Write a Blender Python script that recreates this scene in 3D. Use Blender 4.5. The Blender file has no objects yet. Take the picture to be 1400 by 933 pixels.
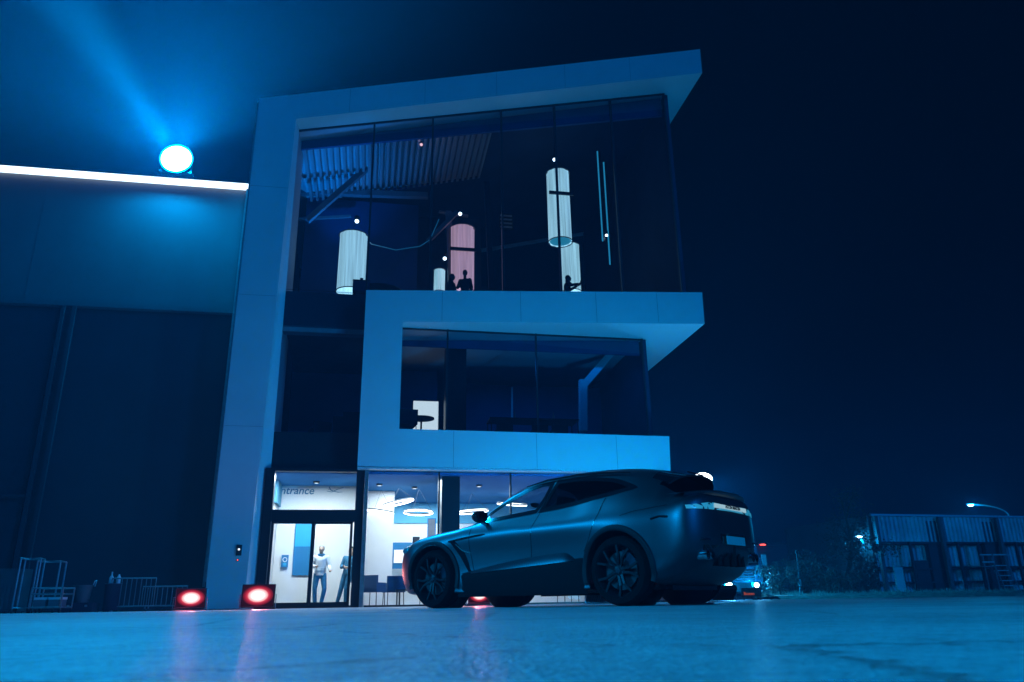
import bpy, bmesh, math, random
import numpy as np
from mathutils import Vector, Matrix, Euler
from math import radians, sin, cos, pi, tan, sqrt, atan2
random.seed(7)
SC = bpy.context.scene
COL = SC.collection
# ---------------------------------------------------------------- camera, world, exposure
FPX = 1040.0; TH = radians(18.97); RO = radians(0.95); CAMH = 0.06
F = Vector((0, cos(TH), sin(TH))); R0 = Vector((1, 0, 0)); U0 = Vector((0, -sin(TH), cos(TH)))
RV = R0*cos(RO) - U0*sin(RO); UV = U0*cos(RO) + R0*sin(RO)
cd = bpy.data.cameras.new('camera'); cam = bpy.data.objects.new('camera', cd); COL.objects.link(cam)
cam.matrix_world = Matrix.Translation((0, 0, CAMH)) @ Matrix(((RV.x, UV.x, -F.x), (RV.y, UV.y, -F.y), (RV.z, UV.z, -F.z))).to_4x4()
cd.sensor_width = 36; cd.lens = 36*FPX/1400; cd.clip_start = 0.03; cd.clip_end = 2000
cd.dof.use_dof = True; cd.dof.focus_distance = 12.0; cd.dof.aperture_fstop = 7.0
SC.camera = cam
w = bpy.data.worlds.new('World'); SC.world = w; w.use_nodes = True
bg = w.node_tree.nodes['Background']; bg.inputs[0].default_value = (0.0, 0.45, 1.0, 1); bg.inputs[1].default_value = 0.0022
SC.view_settings.view_transform = 'Standard'; SC.view_settings.look = 'None'; SC.view_settings.exposure = 0; SC.view_settings.gamma = 1
SC.render.engine = 'CYCLES'
cy = SC.cycles; cy.max_bounces = 6; cy.diffuse_bounces = 2; cy.glossy_bounces = 3; cy.transmission_bounces = 4; cy.transparent_max_bounces = 24
cy.volume_bounces = 0; cy.caustics_reflective = False; cy.caustics_refractive = False; cy.sample_clamp_indirect = 2.0; cy.sample_clamp_direct = 0
cy.use_denoising = True
# building frame: s along the facade, n into the building, z up
A = radians(10.5); P0 = Vector((0, 22.5, 0)); US = Vector((cos(A), sin(A), 0)); UN = Vector((-sin(A), cos(A), 0))
def BL(s, n, z=0): return P0 + US*s + UN*n + Vector((0, 0, z))
def ray(px, py): return F + RV*((px-700)/FPX) + UV*((466.5-py)/FPX)
def S(px, py, n=0.0):
    r = ray(px, py); t = ((P0 + UN*n - Vector((0, 0, CAMH))).dot(UN))/r.dot(UN)
    p = Vector((0, 0, CAMH)) + r*t - P0
    return p.dot(US), p.z
def AT(px, py, Y):
    r = ray(px, py); return Vector((0, 0, CAMH)) + r*(Y/r.y)
def light(kind, name, loc, power, color, aim=None, **kw):
    d = bpy.data.lights.new(name, kind); d.energy = power; d.color = color
    for k, v in kw.items(): setattr(d, k, v)
    o = bpy.data.objects.new(name, d); COL.objects.link(o); o.location = loc
    if aim is not None: o.rotation_euler = (Vector(aim)-Vector(loc)).to_track_quat('-Z', 'Y').to_euler()
    return o
BLUE = (0.0, 0.31, 0.78); DEEP = (0.0, 0.20, 1.0); CYAN = (0.05, 0.60, 1.0); WHITE = (0.74, 0.91, 1.0)
# one blue sun stands for the wash of stage light that comes low from the right, behind the camera
light('SUN', 'sun', (0, 0, 30), 0.80, (0.0, 0.235, 1.0), aim=(-8, 5.5, 30-3.6), angle=radians(6))
# added fill spot, unseen behind the camera, that lights the apron
light('SPOT', 'apron_fill', (-3.5, -5, 7), 8000, (0.0, 0.38, 0.98), aim=(-.3, 2.5, 0), spot_size=radians(75), spot_blend=1.0, shadow_soft_size=.12)
# second added fill spot, unseen far to the left, that glances along the flank of the car
light('SPOT', 'car_flank_fill', (-21, 7.0, 8.0), 11500, (0.0, 0.36, .92), aim=(.3, 10.4, 1.0), spot_size=radians(20), spot_blend=.7, shadow_soft_size=1.3)
# ---------------------------------------------------------------- materials
MATS = {}
def mat(name, col, rough=0.6, metal=0.0, spec=0.5, bump=0.0, bscale=20, var=0.0, vscale=3.0, emit=None, es=0.0, coat=0.0, trans=0.0, coords='Object'):
    if name in MATS: return MATS[name]
    m = bpy.data.materials.new(name); m.use_nodes = True; nt = m.node_tree; b = nt.nodes['Principled BSDF']
    b.inputs['Base Color'].default_value = (*col, 1); b.inputs['Roughness'].default_value = rough; b.inputs['Metallic'].default_value = metal
    b.inputs['Specular IOR Level'].default_value = spec; b.inputs['Coat Weight'].default_value = coat
    if emit: b.inputs['Emission Color'].default_value = (*emit, 1); b.inputs['Emission Strength'].default_value = es
    tc = nt.nodes.new('ShaderNodeTexCoord')
    if var > 0:
        n = nt.nodes.new('ShaderNodeTexNoise'); n.inputs['Scale'].default_value = vscale; n.inputs['Detail'].default_value = 6
        nt.links.new(tc.outputs[coords], n.inputs['Vector'])
        mr = nt.nodes.new('ShaderNodeMapRange'); mr.inputs['From Min'].default_value = .3; mr.inputs['From Max'].default_value = .7
        mr.inputs['To Min'].default_value = 1-var; mr.inputs['To Max'].default_value = 1+var
        nt.links.new(n.outputs['Fac'], mr.inputs['Value'])
        mx = nt.nodes.new('ShaderNodeVectorMath'); mx.operation = 'SCALE'; mx.inputs[0].default_value = col
        nt.links.new(mr.outputs[0], mx.inputs['Scale']); nt.links.new(mx.outputs[0], b.inputs['Base Color'])
    if bump > 0:
        n2 = nt.nodes.new('ShaderNodeTexNoise'); n2.inputs['Scale'].default_value = bscale; n2.inputs['Detail'].default_value = 5
        nt.links.new(tc.outputs[coords], n2.inputs['Vector'])
        bp = nt.nodes.new('ShaderNodeBump'); bp.inputs['Strength'].default_value = bump; bp.inputs['Distance'].default_value = .01
        nt.links.new(n2.outputs['Fac'], bp.inputs['Height']); nt.links.new(bp.outputs[0], b.inputs['Normal'])
    MATS[name] = m; return m
def emis(name, col, strength):
    if name in MATS: return MATS[name]
    m = bpy.data.materials.new(name); m.use_nodes = True; nt = m.node_tree; nt.nodes.clear()
    e = nt.nodes.new('ShaderNodeEmission'); e.inputs[0].default_value = (*col, 1); e.inputs[1].default_value = strength
    o = nt.nodes.new('ShaderNodeOutputMaterial'); nt.links.new(e.outputs[0], o.inputs[0]); MATS[name] = m; return m
def glass(name, tint=(0.9, 0.95, 1), gloss=0.9, rough=0.02, f0=0.04):
    if name in MATS: return MATS[name]
    m = bpy.data.materials.new(name); m.use_nodes = True; nt = m.node_tree; nt.nodes.clear()
    t = nt.nodes.new('ShaderNodeBsdfTransparent'); t.inputs[0].default_value = (*tint, 1)
    g = nt.nodes.new('ShaderNodeBsdfGlossy'); g.inputs[0].default_value = (gloss,)*3+(1,); g.inputs[1].default_value = rough
    fr = nt.nodes.new('ShaderNodeLayerWeight'); fr.inputs[0].default_value = .5
    pw = nt.nodes.new('ShaderNodeMath'); pw.operation = 'POWER'; pw.inputs[1].default_value = 4.5; nt.links.new(fr.outputs['Facing'], pw.inputs[0])
    ad = nt.nodes.new('ShaderNodeMath'); ad.operation = 'MULTIPLY_ADD'; ad.use_clamp = True; ad.inputs[1].default_value = .9; ad.inputs[2].default_value = f0
    nt.links.new(pw.outputs[0], ad.inputs[0])
    mx = nt.nodes.new('ShaderNodeMixShader'); o = nt.nodes.new('ShaderNodeOutputMaterial')
    nt.links.new(ad.outputs[0], mx.inputs[0]); nt.links.new(t.outputs[0], mx.inputs[1]); nt.links.new(g.outputs[0], mx.inputs[2]); nt.links.new(mx.outputs[0], o.inputs[0])
    MATS[name] = m; return m
M = dict(
    panel=mat('white_cladding', (.62, .64, .66), .45, bump=.04, bscale=3, var=.05, vscale=.6),
    dark=mat('dark_frame_metal', (.02, .022, .026), .4, .3),
    steel=mat('painted_steel', (.20, .21, .23), .45, .2, var=.1),
    zinc=mat('galvanised_steel', (.32, .34, .36), .4, .7, var=.15, vscale=12),
    black=mat('black_plastic', (.012, .012, .014), .55, bump=.1, bscale=60),
    plaster=mat('white_plaster', (.78, .78, .78), .8, bump=.05, bscale=40, var=.03),
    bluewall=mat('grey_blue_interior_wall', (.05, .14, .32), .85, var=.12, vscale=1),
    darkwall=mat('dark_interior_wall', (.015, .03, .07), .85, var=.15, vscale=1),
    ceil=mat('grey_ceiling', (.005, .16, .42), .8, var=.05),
    carpet=mat('dark_floor', (.05, .055, .06), .7, var=.2),
    tile=mat('pale_floor_tile', (.55, .56, .57), .25, var=.05),
    fabric=mat('dark_fabric', (.03, .04, .06), .95, bump=.4, bscale=150),
    navy=mat('blue_fabric', (.02, .07, .16), .9, bump=.3, bscale=150),
    hangar=mat('hangar_sheet', (.095, .10, .11), .6, .1, bump=.06, bscale=2, var=.10, vscale=.5),
    hangardoor=mat('hangar_door_sheet', (.035, .038, .045), .65, .1, var=.15, vscale=.5),
    leaf=mat('leaf_green', (.05, .065, .055), .7, var=.4, vscale=6),
    grass=mat('grass_green', (.24, .27, .22), .8, var=.4, vscale=4),
    bark=mat('bark', (.06, .05, .04), .9, bump=.6, bscale=30),
    wood=mat('pale_wood', (.35, .26, .17), .6, var=.2, vscale=8),
    g_up=glass('facade_glass', (.46, .52, .58), .9, .01, .05),
    g_low=glass('shop_glass', (.93, .96, .98), .9, .01, .04),
)
# ---------------------------------------------------------------- mesh helpers
class MB:
    def __init__(s): s.bm = bmesh.new()
    def verts_faces(s, vs, fs):
        v = [s.bm.verts.new(p) for p in vs]
        for f in fs:
            try: s.bm.faces.new([v[i] for i in f])
            except ValueError: pass
        return s
    def box(s, a, b, mtx=None):
        x0, y0, z0 = a; x1, y1, z1 = b
        vs = [Vector(p) for p in ((x0, y0, z0), (x1, y0, z0), (x1, y1, z0), (x0, y1, z0), (x0, y0, z1), (x1, y0, z1), (x1, y1, z1), (x0, y1, z1))]
        if mtx: vs = [mtx @ v for v in vs]
        return s.verts_faces(vs, [(0, 3, 2, 1), (4, 5, 6, 7), (0, 1, 5, 4), (1, 2, 6, 5), (2, 3, 7, 6), (3, 0, 4, 7)])
    def bar(s, p, q, w, h=None, up=(0, 0, 1)):
        h = h or w; p = Vector(p); q = Vector(q); d = q-p; L = d.length
        if L < 1e-6: return s
        d.normalize(); up = Vector(up)
        if abs(d.dot(up)) > .98: up = Vector((0, 1, 0))
        x = d.cross(up).normalized(); y = x.cross(d).normalized()
        m = Matrix(((x.x, y.x, d.x, p.x), (x.y, y.y, d.y, p.y), (x.z, y.z, d.z, p.z), (0, 0, 0, 1)))
        return s.box((-w/2, -h/2, 0), (w/2, h/2, L), m)
    def tube(s, pts, r, seg=10, cap=True, closed=False):
        pts = [Vector(p) for p in pts]; n = len(pts); rr = r if isinstance(r, (list, tuple)) else [r]*n
        rings = []; prevx = None
        for i, p in enumerate(pts):
            a = pts[(i-1) % n] if (i > 0 or closed) else p; b = pts[(i+1) % n] if (i < n-1 or closed) else p
            d = (b-a).normalized()
            if prevx is None:
                up = Vector((0, 0, 1)) if abs(d.z) < .9 else Vector((0, 1, 0)); x = d.cross(up).normalized()
            else:
                x = (prevx - d*prevx.dot(d)).normalized()
            prevx = x; y = d.cross(x)
            rings.append([s.bm.verts.new(p + (x*cos(2*pi*k/seg) + y*sin(2*pi*k/seg))*rr[i]) for k in range(seg)])
        m = n if closed else n-1
        for i in range(m):
            a, b = rings[i], rings[(i+1) % n]
            for k in range(seg): s.bm.faces.new((a[k], a[(k+1) % seg], b[(k+1) % seg], b[k]))
        if cap and not closed:
            s.bm.faces.new(rings[0][::-1]); s.bm.faces.new(rings[-1])
        return s
    def cyl(s, p, q, r, seg=24, r2=None): return s.tube([p, q], [r, r if r2 is None else r2], seg)
    def lathe(s, prof, c=(0, 0, 0), axis='z', seg=48, a0=0, a1=2*pi):
        full = abs(a1-a0-2*pi) < 1e-6; n = seg if full else seg+1; rings = []
        for k in range(n):
            a = a0+(a1-a0)*k/seg; ring = []
            for (r, h) in prof:
                if axis == 'z': v = (r*cos(a), r*sin(a), h)
                elif axis == 'y': v = (r*cos(a), h, r*sin(a))
                else: v = (h, r*cos(a), r*sin(a))
                ring.append(s.bm.verts.new(Vector(v)+Vector(c)))
            rings.append(ring)
        for k in range(seg):
            a, b = rings[k], rings[(k+1) % n]
            for i in range(len(prof)-1):
                if prof[i][0] < 1e-6 and prof[i+1][0] < 1e-6: continue
                s.bm.faces.new((a[i], b[i], b[i+1], a[i+1]))
        bmesh.ops.remove_doubles(s.bm, verts=s.bm.verts, dist=1e-5)
        return s
    def prism(s, poly, d0, d1, plane='xz'):
        def P(u, v, d):
            return {'xz': (u, d, v), 'xy': (u, v, d), 'yz': (d, u, v)}[plane]
        n = len(poly); a = [s.bm.verts.new(P(u, v, d0)) for u, v in poly]; b = [s.bm.verts.new(P(u, v, d1)) for u, v in poly]
        s.bm.faces.new(a); s.bm.faces.new(b[::-1])
        for i in range(n): s.bm.faces.new((a[i], b[i], b[(i+1) % n], a[(i+1) % n]))
        return s
    def sphere(s, c, r, seg=16, rings=10):
        r = (r, r, r) if isinstance(r, (int, float)) else r
        m = Matrix.Translation(c) @ Matrix.Diagonal((*r, 1))
        bmesh.ops.create_uvsphere(s.bm, u_segments=seg, v_segments=rings, radius=1, matrix=m); return s
    def xf(s, m): bmesh.ops.transform(s.bm, matrix=m, verts=s.bm.verts); return s
    def mesh(s, name, m, smooth=False, bevel=0):
        if bevel:
            es = [e for e in s.bm.edges if len(e.link_faces) == 2 and e.calc_face_angle(0) > .6]
            bmesh.ops.bevel(s.bm, geom=es, offset=bevel, segments=2, affect='EDGES', profile=.6, clamp_overlap=True)
        bmesh.ops.recalc_face_normals(s.bm, faces=s.bm.faces)
        me = bpy.data.meshes.new(name); s.bm.to_mesh(me); s.bm.free()
        if m: me.materials.append(m)
        if smooth:
            for p in me.polygons: p.use_smooth = True
            try: me.set_sharp_from_angle(angle=radians(38 if smooth is True else smooth))
            except Exception: pass
        return me
    def build(s, name, m, parent=None, smooth=False, bevel=0):
        return link(name, s.mesh(name, m, smooth, bevel), parent)
def link(name, me, parent=None, loc=None, rot=None):
    o = bpy.data.objects.new(name, me); COL.objects.link(o)
    if parent is not None: o.parent = parent
    if loc is not None: o.location = loc
    if rot is not None: o.rotation_euler = rot
    return o
def tag(o, label=None, cat=None, group=None, kind=None):
    if label: o['label'] = label
    if cat: o['category'] = cat
    if group: o['group'] = group
    if kind: o['kind'] = kind
    return o
def thing(name, label, cat, loc=(0, 0, 0), rz=0.0, group=None):
    o = bpy.data.objects.new(name, None); COL.objects.link(o); o.location = loc; o.rotation_euler = (0, 0, rz); o.empty_display_size = .2
    return tag(o, label, cat, group)
def struct(name, mb, m, **k): return tag(mb.build(name, m, **k), kind='structure')
def kids(o): return [c for c in bpy.data.objects if c.parent == o]
def copy_tree(o, loc=None, rz=None, label=None, parent=None):
    c = o.copy(); COL.objects.link(c); c.parent = parent
    if loc is not None: c.location = loc
    if rz is not None: c.rotation_euler = (0, 0, rz)
    if label: c['label'] = label
    for ch in kids(o): copy_tree(ch, parent=c)
    return c
def text(name, body, size, m, parent, loc, rot, ext=.006, shear=0.0, align='LEFT'):
    c = bpy.data.curves.new(name, 'FONT'); c.body = body; c.size = size; c.extrude = ext; c.shear = shear; c.align_x = align; c.offset = size*.012
    c.materials.append(m); t_ = link(name, c); dg = bpy.context.evaluated_depsgraph_get(); me = bpy.data.meshes.new_from_object(t_.evaluated_get(dg))
    bpy.data.objects.remove(t_); bpy.data.curves.remove(c); return link(name, me, parent, loc, rot)

# ---------------------------------------------------------------- ground
def asphalt():
    m = bpy.data.materials.new('worn_concrete_apron'); m.use_nodes = True; nt = m.node_tree; b = nt.nodes['Principled BSDF']
    tc = nt.nodes.new('ShaderNodeTexCoord'); L = nt.links.new
    def noise(sc, det=6, rough=.6):
        n = nt.nodes.new('ShaderNodeTexNoise'); n.inputs['Scale'].default_value = sc; n.inputs['Detail'].default_value = det; n.inputs['Roughness'].default_value = rough
        L(tc.outputs['Object'], n.inputs['Vector']); return n
    big = noise(.7, 5); mid = noise(14, 6, .75); fine = noise(60, 5, .8); vor = nt.nodes.new('ShaderNodeTexVoronoi'); vor.inputs['Scale'].default_value = 110; L(tc.outputs['Object'], vor.inputs['Vector'])
    def mathn(op, a, b_=None):
        n = nt.nodes.new('ShaderNodeMath'); n.operation = op
        for i, v in enumerate((a, b_)):
            if v is None: continue
            if isinstance(v, (int, float)): n.inputs[i].default_value = v
            else: L(v, n.inputs[i])
        return n.outputs[0]
    t = mathn('ADD', mathn('MULTIPLY', big.outputs['Fac'], .35), mathn('ADD', mathn('MULTIPLY', mid.outputs['Fac'], .30), mathn('MULTIPLY', fine.outputs['Fac'], .50)))
    cr = nt.nodes.new('ShaderNodeValToRGB'); cr.color_ramp.elements[0].position = .46; cr.color_ramp.elements[0].color = (.11, .12, .125, 1); cr.color_ramp.elements[1].position = .70; cr.color_ramp.elements[1].color = (.46, .48, .49, 1)
    L(t, cr.inputs[0]); L(cr.outputs[0], b.inputs['Base Color'])
    rr = nt.nodes.new('ShaderNodeMapRange'); rr.inputs['To Min'].default_value = .40; rr.inputs['To Max'].default_value = .62; b.inputs['Specular IOR Level'].default_value = .35; L(big.outputs['Fac'], rr.inputs['Value']); L(rr.outputs[0], b.inputs['Roughness'])
    bp = nt.nodes.new('ShaderNodeBump'); bp.inputs['Strength'].default_value = .9; bp.inputs['Distance'].default_value = .010
    h = mathn('ADD', mathn('MULTIPLY', vor.outputs['Distance'], .8), mathn('ADD', fine.outputs['Fac'], mathn('MULTIPLY', mid.outputs['Fac'], 2.0)))
    # cracks: thin dark lines of a distorted cell pattern
    wv = nt.nodes.new('ShaderNodeVectorMath'); wv.operation = 'MULTIPLY_ADD'; wv.inputs[1].default_value = (.22, .22, .22); L(mid.outputs['Color'], wv.inputs[0]); L(tc.outputs['Object'], wv.inputs[2])
    vc = nt.nodes.new('ShaderNodeTexVoronoi'); vc.feature = 'DISTANCE_TO_EDGE'; vc.inputs['Scale'].default_value = .55; L(wv.outputs[0], vc.inputs['Vector'])
    ck = nt.nodes.new('ShaderNodeMapRange'); ck.inputs['From Max'].default_value = .008; ck.inputs['To Min'].default_value = .55; L(vc.outputs['Distance'], ck.inputs['Value'])
    mm = nt.nodes.new('ShaderNodeVectorMath'); mm.operation = 'SCALE'; L(cr.outputs[0], mm.inputs[0]); L(ck.outputs[0], mm.inputs['Scale']); L(mm.outputs[0], b.inputs['Base Color'])
    h = mathn('ADD', h, mathn('MULTIPLY', ck.outputs[0], 3.0))
    L(h, bp.inputs['Height']); L(bp.outputs[0], b.inputs['Normal'])
    return m
M['ground'] = asphalt()
g = MB(); g.verts_faces([(-400, -60, 0), (400, -60, 0), (400, 600, 0), (-400, 600, 0)], [(0, 1, 2, 3)])
struct('ground', g, M['ground'])

# ---------------------------------------------------------------- showroom building
B = thing('showroom_building', 'tall showroom building with folded white band frames and glazed floors behind the car', 'building', P0, A)
# outer band: left leg + sloping roof (one folded band)
def slabprism(name, poly, n0, n1, m=None, **k): return MB().prism(poly, n0, n1, 'xz').build(name, m or M['panel'], B, **k)
zt = lambda s: 15.85+.2575*(s+8.28); zb = lambda s: 15.18+.25*(s+7.09)
lv = [(-8.3, 0, 0), (-7.30, 0, 0), (-6.98, .60, 0), (-7.0, 2.4, 0), (-8.3, 2.4, 0)]; lt_ = [(-8.3, 0, zt(-8.3)), (-7.09, 0, zb(-7.09)), (-7.04, .60, zb(-7.04)), (-7.04, 2.4, zb(-7.04)), (-8.3, 2.4, zt(-8.3))]
MB().verts_faces(lv+lt_, [(0, 1, 2, 3, 4), (9, 8, 7, 6, 5), (0, 1, 6, 5), (1, 2, 7, 6), (2, 3, 8, 7), (3, 4, 9, 8), (4, 0, 5, 9)]).build('outer_frame_leg', M['panel'], B)
slabprism('roof_band', [(-8.3, zt(-8.3)), (-7.1, zb(-7.1)), (7.46, zb(7.46)), (7.48, zt(7.48))], 0, 13.2)
# inner band: C shape
zmt = lambda s: 9.25+.0514*(s+4.56); zmb = lambda s: 8.27+.0425*(s+3.39)
slabprism('inner_frame_leg', [(-4.55, 3.81), (-3.4, 4.92), (-3.4, zmb(-3.4)), (-4.55, zmt(-4.55))], .0, .95)
slabprism('middle_band', [(-4.55, zmt(-4.55)), (-3.4, zmb(-3.4)), (6.50, zmb(6.5)), (6.53, zmt(6.53))], 0, .62)
slabprism('middle_soffit', [(-4.55, 9.19), (-4.55, zmb(-4.55)), (6.50, zmb(6.5)), (6.50, 9.19)], .62, 13.0)
slabprism('lower_band', [(-4.55, 3.81), (4.88, 3.79), (4.93, 4.88), (-3.4, 4.92)], 0, 12.9)
# panel joints: thin dark shadow gaps, proud by 3 mm
for s0, z0, z1 in ((-1.8, 3.82, 4.88), (.7, 3.82, 4.87), (3.2, 3.82, 4.86), (-2.2, 8.35, 9.35), (.3, 8.46, 9.47), (2.8, 8.56, 9.6), (4.9, 8.66, 9.7)):
    MB().box((s0-.006, -.003, z0), (s0+.006, .0, z1)).build('panel_joint', M['steel'], B)
for s0 in (-5.4, -2.9, -.4, 2.1, 4.6):
    MB().box((s0-.004, -.003, zb(s0)+.03), (s0+.004, .0, zt(s0)-.03)).build('panel_joint', M['steel'], B)
for z0 in (4.9, 8.9, 12.6):
    MB().box((-8.28, -.003, z0-.004), (-7.30+.0125*z0, 0, z0+.004)).build('panel_joint', M['steel'], B)
MB().box((-8.34, -.02, .7), (-8.302, .04, 15.7)).build('corner_trim', M['zinc'], B)
MB().box((-4.54, -.012, 3.74), (4.86, .25, 3.788)).build('drip_edge', M['panel'], B)
# side and back walls, floors
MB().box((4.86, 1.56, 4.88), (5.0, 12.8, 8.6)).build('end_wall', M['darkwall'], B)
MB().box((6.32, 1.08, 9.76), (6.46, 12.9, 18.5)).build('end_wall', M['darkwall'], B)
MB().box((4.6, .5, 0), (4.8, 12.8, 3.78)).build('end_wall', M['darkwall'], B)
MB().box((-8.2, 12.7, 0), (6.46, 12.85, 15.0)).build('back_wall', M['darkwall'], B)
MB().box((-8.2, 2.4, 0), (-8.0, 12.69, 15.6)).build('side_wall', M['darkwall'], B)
MB().box((-7.1, 1.0, 8.3), (-4.56, 12.6, 9.2)).build('floor_slab', M['carpet'], B)
MB().box((-4.56, 1.3, 9.195), (6.3, 12.6, 9.2)).build('floor_covering', M['carpet'], B)
MB().box((-7.1, .62, 8.02), (-4.56, .99, 8.16)).build('slab_edge', M['steel'], B)
MB().box((-7.1, 1.0, 3.9), (-4.56, 12.6, 4.15)).build('floor_slab', M['carpet'], B)
# spandrels in the narrow glazed strip on the left
MB().box((-7.09, .64, 3.78), (-4.56, .98, 4.90)).build('spandrel_panel', M['dark'], B)
MB().box((-7.09, .66, 8.17), (-4.56, .98, 9.35)).build('spandrel_panel', mat('blue_grey_spandrel', (.07, .08, .10), .3), B)
# glazing: left strip (3 heights), upper hall, middle floor, ground floor
def pane(name, pts, m): return MB().verts_faces(pts, [tuple(range(len(pts)))]).build(name, m, B)
gl = lambda s: .65 + (s+7.1)*.0306
pane('window_pane', [(-7.09, .6, 4.9), (-4.56, .6, 4.9), (-4.56, .6, 8.0), (-7.09, .6, 8.0)], M['g_up'])
pane('window_pane', [(-7.09, .61, 8.2), (-4.56, .61, 8.2), (-4.56, .61, 9.4), (-7.09, .61, 9.4)], M['g_up'])
mus = [-7.09, -4.56, -2.55, -.1, 1.9, 4.1, 6.30]
for a_, b_ in zip(mus[:-1], mus[1:]):
    z0a = 9.4 if a_ < -4.6 else 9.2; z0b = 9.4 if a_ < -4.6 else 9.2
    pane('window_pane', [(a_, gl(a_), z0a), (b_, gl(b_), z0b), (b_, gl(b_), zb(b_)+.02), (a_, gl(a_), zb(a_)+.02)], M['g_up'])
for s0 in mus[1:]:
    MB().box((s0-.03, gl(s0)-.04, (9.0 if s0 < -4 else zmt(s0)-.05)), (s0+.03, gl(s0)+.10, zb(s0)+.02)).build('mullion', M['dark'], B)
gm = lambda s: .53 + (s+3.4)*.1224
ms = [-3.40, -1.95, 1.0, 4.85]
for a_, b_ in zip(ms[:-1], ms[1:]):
    pane('window_pane', [(a_, gm(a_), 4.88), (b_, gm(b_), 4.85), (b_, gm(b_), zmb(b_)+.02), (a_, gm(a_), zmb(a_)+.02)], M['g_up'])
for s0 in ms: MB().box((s0-.025, gm(s0)-.03, 4.86), (s0+.025, gm(s0)+.08, zmb(s0)+.01)).build('mullion', M['dark'], B)
# head trims at glass top
MB().bar((-3.38, gm(-3.4)+.02, zmb(-3.4)-.03), (4.85, gm(4.85)+.02, zmb(4.85)-.03), .05, .05).build('window_head', M['dark'], B)
MB().bar((-7.08, gl(-7)-.02, zb(-7.08)-.03), (6.3, gl(6.3)-.02, zb(6.3)-.03), .05, .06).build('window_head', M['dark'], B)
# inner ceiling strip lit blue behind upper glass (bulkhead)
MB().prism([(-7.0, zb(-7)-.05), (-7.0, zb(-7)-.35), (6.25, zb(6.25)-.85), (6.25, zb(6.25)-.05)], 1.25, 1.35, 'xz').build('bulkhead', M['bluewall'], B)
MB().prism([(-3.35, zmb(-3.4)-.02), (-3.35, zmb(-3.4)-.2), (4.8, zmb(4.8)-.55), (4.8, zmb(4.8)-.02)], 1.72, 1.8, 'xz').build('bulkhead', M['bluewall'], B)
# corrugated ceiling deck of upper hall
d = MB(); k = -7.0
while k < -.3:
    z0 = zb(k)-.02
    d.verts_faces([(k, 1.4, z0), (k+.03, 1.4, z0-.18), (k+.12, 1.4, z0-.16), (k+.15, 1.4, z0+.02), (k, 5.2, z0), (k+.03, 5.2, z0-.18), (k+.12, 5.2, z0-.16), (k+.15, 5.2, z0+.02)], [(0, 1, 5, 4), (1, 2, 6, 5), (2, 3, 7, 6)])
    k += .22
d.build('ceiling_deck', mat('galvanised_deck', (.5, .52, .54), .35, .5), B)
MB().box((-7.1, 5.2, 9.2), (-2.75, 5.3, 15.2)).build('inner_wall', mat('deep_blue_interior_wall', (.02, .06, .16), .85, var=.2, vscale=.7), B)
MB().prism([(-.3, zb(-.3)-.03), (6.3, zb(6.3)-.03), (6.3, zb(6.3)-.06), (-.3, zb(-.3)-.06)], 1.4, 12.6).build('dark_ceiling', M['darkwall'], B)
MB().prism([(-7.0, zb(-7)-.03), (-.3, zb(-.3)-.03), (-.3, zb(-.3)-.06), (-7.0, zb(-7)-.06)], 5.31, 12.6).build('dark_ceiling', M['darkwall'], B)
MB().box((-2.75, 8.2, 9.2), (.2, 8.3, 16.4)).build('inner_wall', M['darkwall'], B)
# steel beams and braces of the upper hall
def pp(px, py, n): s, z = S(px, py, n); return (s, n, z)
for a_, b_, n0, wd in (((405, 262), (585, 268), 4.9, .22), ((420, 302), (530, 205), 3.6, .20), ((585, 330), (625, 290), 3.6, .16), ((617, 397), (613, 290), 4.2, .22), ((405, 300), (480, 296), 4.9, .1), ((600, 290), (640, 296), 5.2, .1)):
    MB().bar(pp(*a_, n0), pp(*b_, n0), wd).build('steel_beam', M['steel'], B)
MB().bar(pp(665, 250, 4), pp(672, 395, 4), .2).build('steel_column', M['dark'], B)
# middle floor: rooms
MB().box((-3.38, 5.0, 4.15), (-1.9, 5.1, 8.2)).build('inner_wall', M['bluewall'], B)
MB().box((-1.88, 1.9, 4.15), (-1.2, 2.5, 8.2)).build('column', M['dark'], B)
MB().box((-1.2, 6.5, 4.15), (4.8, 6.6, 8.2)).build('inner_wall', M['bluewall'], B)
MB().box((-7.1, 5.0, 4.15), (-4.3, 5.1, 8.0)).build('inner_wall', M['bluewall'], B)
MB().prism([(-3.4, 4.922), (4.85, 4.882), (4.85, 4.892), (-3.4, 4.932)], 1.6, 12.6).build('floor_covering', M['carpet'], B)
for a_, b_, n0, wd in (((797, 590), (797, 520), 3.2, .26), ((797, 528), (835, 484), 3.2, .24), ((700, 590), (700, 530), 5.5, .06)):
    MB().bar(pp(*a_, n0), pp(*b_, n0), wd).build('steel_brace', M['panel'], B)
v = MB(); s0, z0 = S(580, 469, 3.0)
v.box((-.33, -.3, 0), (.33, .3, .02)); [v.box((-.30, -.27+.11*i, -.02), (.30, -.24+.11*i, 0)) for i in range(5)]
o = v.build('ceiling_vent', M['steel'], B); o.location = (s0, 3.0, z0)
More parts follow.
